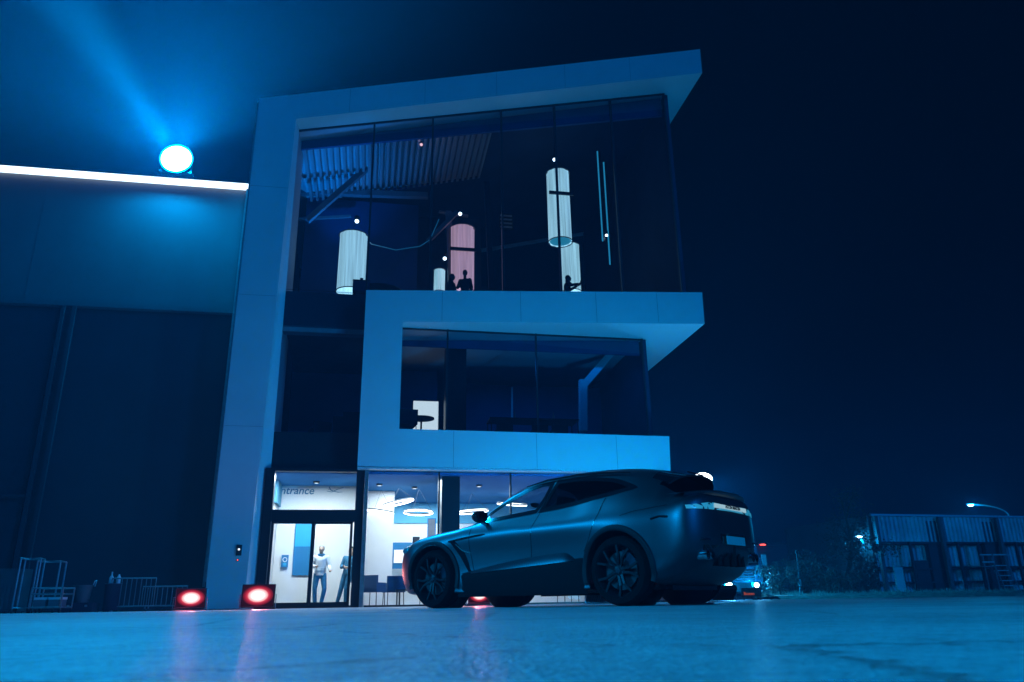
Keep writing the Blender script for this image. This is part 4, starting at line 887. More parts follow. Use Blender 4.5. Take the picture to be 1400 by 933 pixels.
for i in (0, N-1):
    bm.faces.new([vid[(i, k, 1)] for k in range(NP)]+[vid[(i, k, -1)] for k in range(NP-2, 0, -1)])
for v in bm.verts:   # clean circular arch edges
    if abs(v.co.y) > .55 and v.co.z < 1 and v.link_faces and any(e.is_boundary for e in v.link_edges):
        for wx in (WHX, -WHX):
            dx, dz = v.co.x-wx, v.co.z-WHZ; r = sqrt(dx*dx+dz*dz)
            if r < AR+.08: v.co.x = wx+dx/r*AR; v.co.z = WHZ+dz/r*AR
bmesh.ops.delete(bm, geom=[v for v in bm.verts if not v.link_faces], context='VERTS')
body.build('body', PAINT, CAR, smooth=30)
def patch(name, polys, m, off=0.0):
    q = MB()
    for P in polys: q.bm.faces.new([q.bm.verts.new(p) for p in P])
    bmesh.ops.remove_doubles(q.bm, verts=q.bm.verts, dist=1e-4); return q.build(name, m, CAR, smooth=60)
CG = glass('car_glass', (.86, .90, .92), .9, .01, .05); CGD = glass('privacy_glass', (.05, .06, .07), .9, .02, .05)
patch('windscreen', WS, CG); patch('rear_window', RG, CGD)
def sidefill(name, P, m, off, sg, parent=CAR, nz=8, nx=26):
    """curved panel following the flank inside outline P"""
    q = MB(); x0 = min(p[0] for p in P); x1 = max(p[0] for p in P); cols = []
    for i in range(nx+1):
        x = x0+(x1-x0)*(i/nx); xx = min(max(x, x0+1e-4), x1-1e-4); zs = []
        for j in range(len(P)):
            a, b = P[j-1], P[j]
            if (a[0]-xx)*(b[0]-xx) < 0: zs.append(a[1]+(b[1]-a[1])*(xx-a[0])/(b[0]-a[0]))
        z0, z1 = min(zs), max(zs); cols.append([q.bm.verts.new((x, sg*(ysurf(x, z0+(z1-z0)*j/nz)+off), z0+(z1-z0)*j/nz)) for j in range(nz+1)])
    for i in range(nx):
        for j in range(nz): q.bm.faces.new((cols[i][j], cols[i+1][j], cols[i+1][j+1], cols[i][j+1]))
    return q.build(name, m, parent, smooth=60)
def sideband(name, P, Q, m, off, sg, closed=True):
    q = MB(); a = [q.bm.verts.new((x, sg*(ysurf(x, z)+off), z)) for x, z in P]; b = [q.bm.verts.new((x, sg*(ysurf(x, z)+off), z)) for x, z in Q]; n = len(P)
    for i in range(n if closed else n-1): q.bm.faces.new((a[i], a[(i+1) % n], b[(i+1) % n], b[i]))
    r = bmesh.ops.extrude_face_region(q.bm, geom=list(q.bm.faces)); 
    for v in [g_ for g_ in r['geom'] if isinstance(g_, bmesh.types.BMVert)]: v.co.y -= sg*.012
    return q.build(name, m, CAR, smooth=30)
def seam(P, sg, w_=.004, name='door_seam', m=None):
    a = []; n = len(P)
    for i in range(n):
        t = (Vector(P[min(i+1, n-1)])-Vector(P[max(i-1, 0)])).normalized(); a.append((P[i][0]-t.y*w_, P[i][1]+t.x*w_))
    b = [(2*P[i][0]-a[i][0], 2*P[i][1]-a[i][1]) for i in range(n)]
    q = MB(); A_ = [q.bm.verts.new((x, sg*(ysurf(x, z)+.0025), z)) for x, z in a]; B_ = [q.bm.verts.new((x, sg*(ysurf(x, z)+.0025), z)) for x, z in b]
    for i in range(n-1): q.bm.faces.new((A_[i], A_[i+1], B_[i+1], B_[i]))
    return q.build(name, m or GLOSSB, CAR)
def dense(P, k=6):
    return [tuple(Vector(P[i]).lerp(Vector(P[i+1]), j/k)) for i in range(len(P)-1) for j in range(k)]+[P[-1]]
for sg in (1, -1):
    sideband('window_trim', inset(FWs, -.014), inset(FWs, .038), GLOSSB, .004, sg); sideband('window_trim', inset(RWs, -.014), inset(RWs, .038), GLOSSB, .004, sg)
    sidefill('side_window', inset(FWs, .03), CG, .001, sg); sidefill('side_window', inset(RWs, .03), CGD, .001, sg)
    seam(dense([(.83, 1.03), (.83, .76), (.78, .52), (.74, .42)]), sg); seam(dense([(-.34, 1.14), (-.26, .96), (-.22, .57), (-.22, .40)]), sg)
    seam(dense([(-1.34, 1.25), (-1.30, 1.05), (-1.16, .78), (-1.06, .62)]), sg); seam(dense([(.74, .42), (-.22, .41), (-.95, .45)]), sg)
    # fender strake and side vent, sill blade, cladding
    sideband('side_vent', [(1.20, .875), (1.16, .84), (1.00, .66), (.86, .46), (.80, .46)], [(1.10, .875), (1.05, .84), (.93, .72), (.86, .58), (.84, .50)], GLOSSB, .004, sg, closed=False)
    q = MB(); q.tube([(x, sg*(ysurf(x, z)+.006), z) for x, z in dense([(1.21, .872), (.95, .90), (.54, .935)], 5)], [.013]*10+[.005], 8); q.build('fender_strake', GLOSSB, CAR, smooth=True)
    q = MB(); q.tube([(x, sg*(ysurf(x, z)+.008), z) for x, z in dense([(1.07, .83), (.95, .74), (.80, .70)], 5)], [.008]*10+[.003], 8); q.build('vent_highlight', mat('polished_insert', (.6, .6, .6), .25, .8), CAR, smooth=True)
    ncl = 40; xs_ = np.linspace(1.08, -1.06, ncl); q = MB(); rows = []
    for x in xs_:
        t = (1.08-x)/2.14; ztop = .40+.12*t; row = []
        for (dy, z) in ((.055, ztop+.035), (.072, ztop), (.06, ztop-.05), (.045, .22), (.0, .14), (-.2, .14)):
            yb = ysurf(x, max(z, .3)); fade = min(1, (1.08-x)/.25+.15, (x+1.06)/.1+.3)
            row.append(q.bm.verts.new((x, sg*(yb-.05+dy*fade+.03*fade), z)))
        rows.append(row)
    for a_, b_ in zip(rows[:-1], rows[1:]):
        for j in range(5): q.bm.faces.new((a_[j], b_[j], b_[j+1], a_[j+1]))
    q.build('sill_cladding', SATB, CAR, smooth=40)
    q = MB(); rows = []
    for x in np.linspace(.98, -.93, 36):
        t = (.98-x)/1.91; zt_ = .445+.185*sin(min(1, t*1.02)*pi*.5)**1.0 if t < .93 else .62-(t-.93)*1.2; zb_ = .425+.10*t
        hgt = max(zt_-zb_, .004); row = []
        for (u, dy) in ((1, .004), (.75, .022), (.4, .050), (0, .062), (-.12, .02)):
            row.append(q.bm.verts.new((x, sg*(ysurf(x, max(zb_+hgt*u, .3))+dy*min(1, t*6+.1)), zb_+hgt*u)))
        rows.append(row)
    for a_, b_ in zip(rows[:-1], rows[1:]):
        for j in range(4): q.bm.faces.new((a_[j], b_[j], b_[j+1], a_[j+1]))
    q.build('sill_blade', PAINT, CAR, smooth=60)
    for wx in (WHX, -WHX):   # arch flares and liners
        q = MB(); rows = []
        for a_ in np.linspace(-.28, pi+.28, 49):
            row = []
            for (r, off) in ((AR+.062, .002), (AR+.052, .020), (AR+.02, .026), (AR-.004, .018), (AR-.012, -.01), (AR-.012, -.10)):
                x = wx+r*cos(a_); z = WHZ+r*sin(a_); xe = wx+(AR+.07)*cos(a_); ze = WHZ+(AR+.07)*sin(a_)
                row.append(q.bm.verts.new((x, sg*(ysurf(xe, max(ze, .32))+off), z)))
            rows.append(row)
        for a_, b_ in zip(rows[:-1], rows[1:]):
            for j in range(5): q.bm.faces.new((a_[j], b_[j], b_[j+1], a_[j+1]))
        q.build('arch_flare', FLARE, CAR, smooth=50)
        q = MB(); prof = [(AR-.005, sg*.90), (AR-.005, sg*.56), (0, sg*.56)]; q.lathe(prof, (wx, 0, WHZ), 'y', 40, -.3, pi+.3); q.build('arch_liner', M['black'], CAR)
    # mirror
    q = MB(); q.sphere((.52, sg*1.08, 1.15), (.09, .135, .082), 20, 12); q.bm.verts.ensure_lookup_table()
    for v in q.bm.verts:
        if v.co.x < .475: v.co.x = .475
    mo = q.build('door_mirror', GLOSSB, CAR, smooth=40)
    q = MB(); q.box((.471, sg*1.08-.10, 1.095), (.474, sg*1.08+.10, 1.205)); q.build('mirror_glass', mat('mirror_glass', (.6, .65, .7), .05, 1.0), mo)
    q = MB(); q.bar((.56, sg*(ysurf(.56, 1.06)-.01), 1.06), (.53, sg*1.03, 1.09), .06, .03); q.build('mirror_stalk', GLOSSB, mo)
    # flush door handles
    for x, z in ((-.13, .965), (-1.08, 1.0)):
        sidefill('door_handle', [(x-.11, z-.012), (x-.11, z+.014), (x+.11, z+.012), (x+.11, z-.014)], PAINT, .007, sg, nx=6, nz=2)
    # headlights
    q = MB(); q.sphere((2.12, sg*.80, .80), (.17, .13, .07), 18, 10); q.build('headlight', mat('headlight_glass', (.25, .27, .3), .08, .2), CAR, smooth=True)
# shark-side rear vent notches, roof rails
for sg in (1, -1):
    q = MB(); q.tube([(x, sg*(y+.01), topz(x, y)+.022) for x, y in [(.05, .64), (-.3, .635), (-.8, .625), (-1.2, .60), (-1.55, .575)]], [.006, .014, .015, .014, .006], 8); q.build('roof_rail', GLOSSB, CAR, smooth=True)
    seam(dense([(-2.02, .93), (-2.12, .955), (-2.22, .945)]), sg, .012, 'rear_side_vent')
    seam(dense([(-1.62, 1.0), (-1.80, 1.04), (-2.0, 1.06), (-2.2, 1.08)]), sg, .003, 'shut_line')
# tail: plan curve at a height
def tailx(y, z):
    y = abs(y); best = -2.54
    for i in range(len(xi)-1):
        # half width at height z for station i
        zz = GZ[i]; yy = GY[i]; w_ = 0
        for k in range(2*NSUB, NP-1):
            if (zz[k]-z)*(zz[k+1]-z) <= 0 and zz[k+1] != zz[k]: w_ = yy[k]+(yy[k+1]-yy[k])*(z-zz[k])/(zz[k+1]-zz[k]); break
        if w_ >= y: return float(xi[i])
        if xi[i] > -2.0: break
    return -2.1
def tailstrip(name, y0, y1, zlo, zhi, off, m, n=40, parent=CAR, thick=.02, nz=4):
    q = MB(); rows = []
    for i in range(n+1):
        y = y0+(y1-y0)*i/n; row = []
        for j in range(nz+1):
            z = zlo(y)+(zhi(y)-zlo(y))*j/nz; row.append(q.bm.verts.new((tailx(y, z)-off, y*(1+off*.6), z)))
        rows.append(row)
    for a_, b_ in zip(rows[:-1], rows[1:]):
        for j in range(nz): q.bm.faces.new((a_[j], b_[j], b_[j+1], a_[j+1]))
    r = bmesh.ops.extrude_face_region(q.bm, geom=list(q.bm.faces))
    for v in [g_ for g_ in r['geom'] if isinstance(g_, bmesh.types.BMVert)]: v.co.x += thick
    return q.build(name, m, parent, smooth=40)
TL = tailstrip('tail_light_bar', -.84, .84, lambda y: 1.045-.02*abs(y), lambda y: 1.115-.045*max(0, abs(y)-.5)/.34, .010, mat('tail_light_lens', (.30, .34, .36), .12, .1, emit=(.03, .36, .55), es=.55))  # real lens part; its weak glow stands in for a reflection
tailstrip('tail_bar_glint', -.42, .42, lambda y: 1.06, lambda y: 1.108, .024, emis('tail_glint', (.40, .66, .80), .75), n=24, parent=TL, thick=.008)  # pale glowing strip drawn in place of the reflection along the bar
lt = text('tail_lettering', 'ASTON MARTIN', .055, GLOSSB, TL, (tailx(0, 1.07)-.036, .21, 1.065), (pi/2, 0, -pi/2), .002)
# ducktail lip
q = MB(); rows = []
for i in range(41):
    y = -.80+1.6*i/40; c_ = 1-(abs(y)/.80)**2.6; bx = -2.36-.19*c_; bz = 1.20+.05*c_
    row = [q.bm.verts.new(p) for p in ((bx+.22, y, topz(max(bx+.22, -2.45), abs(y)*.9)-.01), (bx+.08, y*1.0, bz+.012), (bx, y, bz+.02), (bx-.012, y, bz+.008), (bx+.01, y, bz-.03), (bx+.10, y, bz-.06))]
    rows.append(row)
for a_, b_ in zip(rows[:-1], rows[1:]):
    for j in range(5): q.bm.faces.new((a_[j], b_[j], b_[j+1], a_[j+1]))
q.build('ducktail_spoiler', PAINT, CAR, smooth=50)
# roof spoiler
q = MB(); rows = []
for i in range(31):
    y = -.58+1.16*i/30; c_ = 1-(abs(y)/.58)**3; bx = -2.06-.16*c_; zt_ = topz(-1.9, abs(y)); 
    row = [q.bm.verts.new(p) for p in ((-1.85, y, topz(-1.85, abs(y))+.003), (-1.98, y, zt_-.018), (bx, y, zt_-.065), (bx+.005, y, zt_-.085), (-1.98, y, topz(-1.98, abs(y))-.03))]
    rows.append(row)
for a_, b_ in zip(rows[:-1], rows[1:]):
    for j in range(4): q.bm.faces.new((a_[j], b_[j], b_[j+1], a_[j+1]))
q.build('roof_spoiler', GLOSSB, CAR, smooth=50)
q = MB(); q.tube([(-2.13, -.2, 1.545), (-2.13, .2, 1.545)], .008, 6); q.build('brake_light', mat('brake_light_lens', (.3, .02, .02), .2), CAR)
# number plate recess, plate, diffuser, exhausts
tailstrip('plate_recess', -.34, .34, lambda y: .64, lambda y: .77, .004, GLOSSB, n=16)
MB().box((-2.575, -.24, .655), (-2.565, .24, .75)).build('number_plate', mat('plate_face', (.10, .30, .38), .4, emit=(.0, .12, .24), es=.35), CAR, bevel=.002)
MB().box((-2.578, -.20, .765), (-2.55, .20, .78)).build('plate_lamp', mat('chrome', (.7, .72, .75), .15, 1.0), CAR)
tailstrip('rear_diffuser', -.66, .66, lambda y: .52, lambda y: .64, .012, GLOSSB, n=30)
for y in (-.60, .60):
    for dy in (-.055, .055):
        q = MB(); q.lathe([(.04, 0), (.05, 0), (.052, .12), (.046, .12), (.04, .02)], (tailx(y, .62)-.03, y+dy, .53), 'x', 24); q.build('exhaust_tip', MATS['chrome'], CAR, smooth=True)
for i in range(5): MB().box((-2.55+.02*abs(i-2), -.30+.15*i-.008, .42), (-2.34, -.30+.15*i+.008, .56)).build('diffuser_fin', SATB, CAR)
for y in (-.64, .64): MB().box((tailx(y, .70)-.03, y-.09, .69), (tailx(y, .70)+.02, y+.09, .71)).build('reflector', MATS['chrome'], CAR, bevel=.004)
MB().box((-2.0, -.56, .17), (2.1, .56, .23)).build('underbody', M['black'], CAR)
MB().box((-1.9, -.80, .24), (1.1, .80, .44)).build('cabin_floor', M['black'], CAR) if False else None
# interior
MB().box((.55, -.78, .80), (1.0, .78, 1.03)).build('dashboard', M['black'], CAR, bevel=.04)
for y, x in ((.40, .0), (-.40, .0), (.40, -.95), (-.40, -.95)):
    q = MB(); q.box((x-.25, y-.24, .45), (x+.28, y+.24, .62)); q.build('seat_cushion', M['fabric'], CAR, smooth=True, bevel=.05)
    q = MB(); m_ = Matrix.Translation((x-.22, y, .58)) @ Matrix.Rotation(-.25, 4, 'Y'); q.box((-.06, -.23, 0), (.06, .23, .60), m_); sb = q.build('seat_back', M['fabric'], CAR, smooth=True, bevel=.04)
    q = MB(); m_ = Matrix.Translation((x-.385, y, 1.19)) @ Matrix.Rotation(-.18, 4, 'Y'); q.box((-.05, -.13, 0), (.05, .13, .19), m_); q.build('headrest', M['fabric'], CAR, smooth=True, bevel=.04)
q = MB(); mt = Matrix.Translation((.50, .38, .98)) @ Matrix.Rotation(radians(-65), 4, 'Y'); q.tube([mt @ Vector((.18*cos(a_), .18*sin(a_), 0)) for a_ in np.linspace(0, 2*pi, 32, endpoint=False)], .016, 8, closed=True); q.bar(mt @ Vector((-.17, 0, 0)), mt @ Vector((.17, 0, 0)), .05, .02); q.build('steering_wheel', M['black'], CAR, smooth=True)
MB().sphere((.42, 0, 1.38), (.015, .12, .035), 14, 8).build('rear_view_mirror', M['black'], CAR, smooth=True)
# wheels
RIM = mat('black_alloy', (.010, .011, .014), .42, .3, .3)
def wheel(x, sg):
    wo = bpy.data.objects.new('wheel', None); COL.objects.link(wo); wo.parent = CAR; wo.location = (x, sg*.84, WHZ); wo.rotation_euler = (0, random.uniform(0, 1), 0 if sg > 0 else pi)
    yo = .15
    MB().lathe([(.285, -yo+.02), (.30, -yo), (.36, -yo+.01), (.385, -yo+.05), (.39, -.07), (.385, -.068), (.385, -.056), (.39, -.054), (.39, .054), (.385, .056), (.385, .068), (.39, .07), (.385, yo-.05), (.36, yo-.01), (.30, yo), (.285, yo-.02)], axis='y', seg=72).build('tyre', RUB, wo, smooth=40)
    r = MB(); r.lathe([(.283, yo-.015), (.293, yo-.004), (.296, yo-.012), (.288, yo-.03), (.262, yo-.06), (.25, .0), (.262, -.12), (.285, -.13)], axis='y', seg=64)
    for k in range(5):
        for d_ in (-.17, .17):
            a_ = 2*pi*k/5+d_; b_ = 2*pi*k/5+d_*1.75
            p = Vector((.055*cos(2*pi*k/5+d_*2.2), yo-.045, .055*sin(2*pi*k/5+d_*2.2))); p2 = Vector((.17*cos(a_), yo-.022, .17*sin(a_))); p3 = Vector((.285*cos(b_), yo-.02, .285*sin(b_)))
            r.bar(p, p2, .030, .028, up=(0, 1, 0)); r.bar(p2, p3, .026, .024, up=(0, 1, 0))
    r.lathe([(0, yo-.02), (.04, yo-.022), (.075, yo-.04), (.085, yo-.08), (0, yo-.08)], axis='y', seg=32)
    r.build('rim', RIM, wo, smooth=35)
    MB().lathe([(0, yo-.018), (.028, yo-.018), (.030, yo-.024), (0, yo-.024)], axis='y', seg=20).build('centre_cap', MATS['chrome'], wo)
    q = MB(); [q.cyl((.056*cos(a_), yo-.045, .056*sin(a_)), (.056*cos(a_), yo-.026, .056*sin(a_)), .009, 6) for a_ in np.linspace(.3, .3+2*pi, 5, endpoint=False)]; q.build('wheel_bolts', MATS['chrome'], wo)
    MB().lathe([(.08, .02), (.215, .02), (.215, .05), (.08, .05)], axis='y', seg=48).build('brake_disc', mat('brake_disc', (.05, .05, .055), .45, .7), wo, smooth=True)
    q = MB(); q.lathe([(.14, .0), (.235, .0), (.235, .075), (.14, .075), (.14, 0)], axis='y', seg=10, a0=2.4, a1=3.4); q.build('brake_caliper', M['fabric'], wo, bevel=.005)
for x in (WHX, -WHX):
    for sg in (1, -1): wheel(x, sg)

# ---------------------------------------------------------------- far right: yard, shed, lamps, truck, bushes
def shed():
    a_ = AT(1190, 703, 50); L_ = AT(1190, 816, 50); zt_ = a_.z
    r = ray(1400, 706); b_ = Vector((0, 0, CAMH))+r*((zt_-CAMH)/r.z)
    dr = Vector((b_.x-a_.x, b_.y-a_.y, 0)).normalized(); rz = atan2(dr.y, dr.x); Ln = 22.0
    o = thing('corrugated_shed', 'long blue-lit corrugated metal shed with dark columns at the far right', 'shed', (a_.x, a_.y, 0), rz)
    def band(nm, z0, z1, y0, ms_):
        q = MB(); x = 0
        while x < Ln:
            q.verts_faces([(x, y0, z0), (x+.10, y0-.06, z0), (x+.22, y0-.06, z0), (x+.32, y0, z0), (x, y0, z1), (x+.10, y0-.06, z1), (x+.22, y0-.06, z1), (x+.32, y0, z1)], [(0, 1, 5, 4), (1, 2, 6, 5), (2, 3, 7, 6)]); x += .32
        q.build(nm, ms_, o)
    corr = mat('shed_sheet', (.6, .63, .66), .5, .2, var=.25, vscale=.8)
    band('upper_sheeting', zt_*.655, zt_-.12, 0, corr); band('middle_sheeting', zt_*.36, zt_*.62, .35, corr); band('lower_sheeting', .0, zt_*.33, .35, corr)
    MB().box((-.1, -.15, zt_-.12), (Ln, .1, zt_)).build('roof_edge', M['zinc'], o)
    MB().box((-.1, .4, 0), (Ln, 9, zt_-.2)).build('shed_core', M['hangardoor'], o); MB().box((-.3, .0, 0), (-.1, 9, zt_-.1)).build('end_wall', M['hangar'], o)
    for z in (zt_*.66, zt_*.34, zt_*.18): MB().box((0, -.12, z-.10), (Ln, .34, z)).build('cross_rail', M['dark'], o)
    for x in (0.1, 5.0, 9.6, 14.2, 18.8): MB().box((x-.12, -.35, 0), (x+.12, -.13, zt_-.15)).build('main_column', M['hangar'], o)
    for x in (2.4, 6.1, 7.7, 10.8, 12.3, 15.6): MB().box((x-.06, -.30, 0), (x+.06, -.14, zt_*.66)).build('thin_column', M['dark'], o)
    for x in (4.5, 9.0): MB().box((x-.55, -.05, 0), (x+.55, .33, zt_-.4)).build('recess', M['dark'], o)
    MB().box((2.75, -.02, 0), (3.75, .28, 2.2)).build('door', M['dark'], o); MB().bar((1.0, -.2, 1.6), (2.3, -.2, .2), .05).build('brace', M['dark'], o)
    MB().bar((0, -.16, 3.2), (Ln, -.16, 3.45), .04).build('pipe', M['dark'], o)
    # outside stair with landing
    st = thing('steel_stair', 'steel outside stair with pale lit treads in front of the shed', 'stair', o.matrix_basis @ Vector((0, 0, 0)), rz)
    st.location = Vector((a_.x, a_.y, 0))+dr*7.2+Vector((-dr.y, dr.x, 0))*(-1.0)
    for i in range(6): MB().box((1.25-.10*i, 0, .25+.31*i), (2.15-.10*i, .25, .30+.31*i)).build('tread', M['panel'], st)
    for x in (1.15, 2.25): MB().bar((x+.1, -.02, 0), (x-.6, -.02, 2.3), .05).build('stringer', M['steel'], st)
    for z, x0, x1 in ((2.45, -.3, .6), (2.0, -.2, .7), (2.45, .75, 2.2)): MB().box((x0, -.05, z), (x1, 0, z+.08)).build('handrail', M['panel'], st)
    for x in (-.1, .7): MB().box((x, -.02, 0), (x+.06, .04, 2.5)).build('post', M['steel'], st)
    MB().box((-.2, 0, 1.75), (.8, .8, 1.8)).build('landing', M['steel'], st)
    pn = thing('leaning_panel', 'pale upright panel standing at the near corner of the shed', 'panel', Vector((a_.x, a_.y, 0))+dr*.15+Vector((-dr.y, dr.x, 0))*(-1.2), rz)
    MB().box((-.05, 0, 0), (.55, .06, 1.75)).build('board', M['panel'], pn, bevel=.01); MB().box((-.10, -.03, 0), (-.05, .07, 1.78)).build('bright_edge', M['panel'], pn)
    for x, lb in ((4.6, 'short pale marker post before the shed, nearer the dark door'), (3.3, 'short pale marker post before the shed, beside the leaning panel')):
        pp_ = thing('marker_post', lb, 'post', Vector((a_.x, a_.y, 0))+dr*x+Vector((-dr.y, dr.x, 0))*(-1.6), rz, 'marker posts by the shed'); MB().cyl((0, 0, 0), (0, 0, .95 if x > 4 else .5), .03, 10).build('shaft', M['panel'], pp_, smooth=True); MB().box((-.035, -.035, .7 if x > 4 else .3), (.035, .035, .8 if x > 4 else .4)).build('reflector_band', M['zinc'], pp_)
    return a_, dr
sa_, sd_ = shed()
LAMPW = emis('street_lamp_glow', (.55, .85, 1.0), 22)
def street_lamp(label, px, py, Y, side, arm, power, group):
    h = AT(px, py, Y); base = Vector((h.x+arm*side, h.y, 0))
    o = thing('street_lamp', label, 'street lamp', base, 0, group); dz = h.z
    pts = [(0, 0, 0), (0, 0, dz*.6)]+[(-side*arm*(1-cos(t)), 0, dz-.9+.9*sin(t)) for t in np.linspace(0, pi/2, 9)]
    MB().tube(pts, [.09]+[.06]+[.045]*9, 10).build('pole', M['zinc'], o, smooth=True)
    MB().sphere((-side*arm, 0, dz+.02), (.34, .14, .07), 16, 8).build('lamp_head', M['zinc'], o, smooth=True)
    MB().sphere((-side*arm, 0, dz-.05), (.20, .11, .06), 14, 8).build('lamp_glass', LAMPW, o, smooth=True)
    light('POINT', 'street_light', h+Vector((0, -.1, -.25)), power, BLUE, shadow_soft_size=.15)
street_lamp('tall curved street lamp shining above the shed roof', 1327, 690, 56, 1, 2.6, 1200, 'street lamps in the yard')
street_lamp('lower street lamp shining left of the shed', 1174, 733, 50, 1, .25, 350, 'street lamps in the yard')
street_lamp('bright yard lamp seen just above the rear spoiler of the car', 956, 657, 27, -1, 1.2, 700, 'street lamps in the yard')
light('SPOT', 'shed_fill', AT(956, 657, 26.8)+Vector((.3, .3, 0)), 7000, BLUE, aim=AT(1290, 800, 48), spot_size=radians(70), spot_blend=1.0, shadow_soft_size=.1)  # added fill spot, aimed from the mast to brighten shed and verge
bright = emis('mast_glow', (.85, .95, 1.0), 7)
hh = AT(961, 655, 26.9); o = thing('work_light', 'glaring white work light hanging on the yard mast behind the car', 'work light', hh, 0)
MB().sphere((0, 0, 0), (.34, .12, .22), 16, 10).build('glowing_globe', bright, o, smooth=True); MB().box((-.16, .10, -.14), (.16, .2, .14)).build('housing', M['dark'], o, bevel=.02)
# the added mast spot above washes the shed and ground
# truck with lit headlights
T0 = AT(1013, 817, 38); T0.z = 0
T = thing('truck', 'dark truck with two shining headlights facing the camera behind the car', 'truck', T0, .10)
MB().prism([(-.2, .55), (-.2, 1.5), (.25, 2.75), (2.2, 2.8), (2.2, .55)], -1.1, 1.1, 'yz').build('cab', mat('truck_paint', (.05, .08, .12), .35), T, bevel=.04)
MB().verts_faces([(-.98, -.19, 1.55), (.98, -.19, 1.55), (.9, .17, 2.55), (-.9, .17, 2.55)], [(0, 1, 2, 3)]).build('windscreen', GLOSSB, T)
MB().box((-1.2, 2.25, 1.0), (1.2, 7.5, 3.0)).build('cargo_box', M['hangardoor'], T)
MB().box((-1.1, -.32, .35), (1.1, -.19, .78)).build('bumper', SATB, T, bevel=.03)
q = MB(); [q.box((-.7, -.235, .86+.11*i), (.7, -.203, .91+.11*i)) for i in range(5)]; q.build('grille', MATS['chrome'], T)
HL = emis('headlight_glow', (.75, .93, 1.0), 14)
for x in (-.66, .68):
    hl = MB().box((x-.22, -.36, .52), (x+.22, -.33, .80)).build('headlight', GLOSSB, T); MB().cyl((x, -.40, .66), (x, -.362, .66), .15 if x < 0 else .11, 20).build('lens', HL, hl)
    light('SPOT', 'headlight_beam', T0+Vector((x, -.6, .66)), 2200 if x < 0 else 1000, (.08, .55, 1.0), aim=T0+Vector((x*2.5+1.5, -14, .0)), spot_size=radians(80), spot_blend=.9, shadow_soft_size=.1)
    light('POINT', 'headlight_glow', T0+Vector((x, -.7, .70)), 500 if x < 0 else 160, BLUE, shadow_soft_size=.1)
for x in (-1.3, 1.3):
    mo = MB().box((x-.11, -.15, 1.55), (x+.11, -.05, 2.05)).build('side_mirror', M['steel'], T, bevel=.02); MB().bar((x, -.1, 1.8), (.98 if x > 0 else -.98, .05, 1.9), .03).build('mirror_arm', M['dark'], mo)
for (x, z) in ((.45, 2.66), (.62, 2.40), (.75, 2.2), (.35, 1.62), (-.1, 1.66)): MB().cyl((x, -.30 if z < 2 else -.02, z), (x, -.21 if z < 2 else .2, z), .045, 10).build('marker_lamp', LWs, T)
for x in (-.95, .95):
    for y in (.6, 4.8, 6.2): MB().lathe([(.0, -.14), (.3, -.14), (.5, -.12), (.5, .12), (.3, .14), (0, .14)], (x, y, .5), 'x', 28).build('wheel', RUB, T, smooth=30)
MB().box((-.9, .4, .45), (.9, 7.4, .98)).build('chassis', M['black'], T)
s0 = AT(1026, 812, 33); s0.z = 0; o = thing('small_sign', 'low dark board with small orange-red lettering beside the truck headlight', 'sign', s0, 0)
MB().box((-.35, 0, .12), (.45, .04, .48)).build('board', M['dark'], o); MB().box((-.3, 0, 0), (-.26, .04, .12)).build('foot', M['dark'], o); MB().box((.36, 0, 0), (.40, .04, .12)).build('foot', M['dark'], o)
text('sign_lettering', 'Boxen', .17, emis('orange_letters', (1.0, .18, .08), .35), o, (-.28, -.012, .2), (pi/2, 0, 0), .004)
# far low warehouse, posts
wz = AT(1100, 745, 85); o = thing('far_warehouse', 'low dark warehouse far behind the yard bushes', 'building', (AT(1025, 815, 85).x-14, 85, 0), 0)
MB().box((0, 0, 0), (32, 12, wz.z)).build('wall', M['hangardoor'], o); MB().box((-.3, -.3, wz.z), (32.3, 12.3, wz.z+.25)).build('roof', M['dark'], o)
for k in range(5): MB().box((15.5+3.1*k, -.06, 1.2), (17.2+3.1*k, -.01, 2.2)).build('window', GLOSSB, o)
p_ = AT(1043, 746, 84.5); o = thing('warning_lamp', 'small red warning lamp on the roof of the far warehouse', 'warning lamp', p_, 0); MB().cyl((0, 0, -.15), (0, 0, 0), .1, 10).build('socket', M['dark'], o); MB().sphere((0, 0, .07), (.35, .12, .10), 12, 8).build('lens', emis('red_lamp', (1, .08, .06), 3), o)
for px, Y, h_, lb in ((1096, 36, 2.1, 'slim dark post with a pale reflector among the bushes'), (1040, 42, 2.3, 'slim post carrying a pale square board beside the truck')):
    b0 = AT(px, 818, Y); b0.z = 0; o = thing('post', lb, 'post', b0, 0); MB().tube([(0, 0, 0), (0.02, 0, h_)], [.06, .04], 8).build('shaft', M['dark'], o, smooth=True)
    if px == 1040: MB().box((-.22, -.06, 1.35), (.26, -.041, 2.1)).build('square_board', M['panel'], o)
    else: MB().box((-.05, -.08, .55), (.05, -.061, .85)).build('reflector', M['zinc'], o)
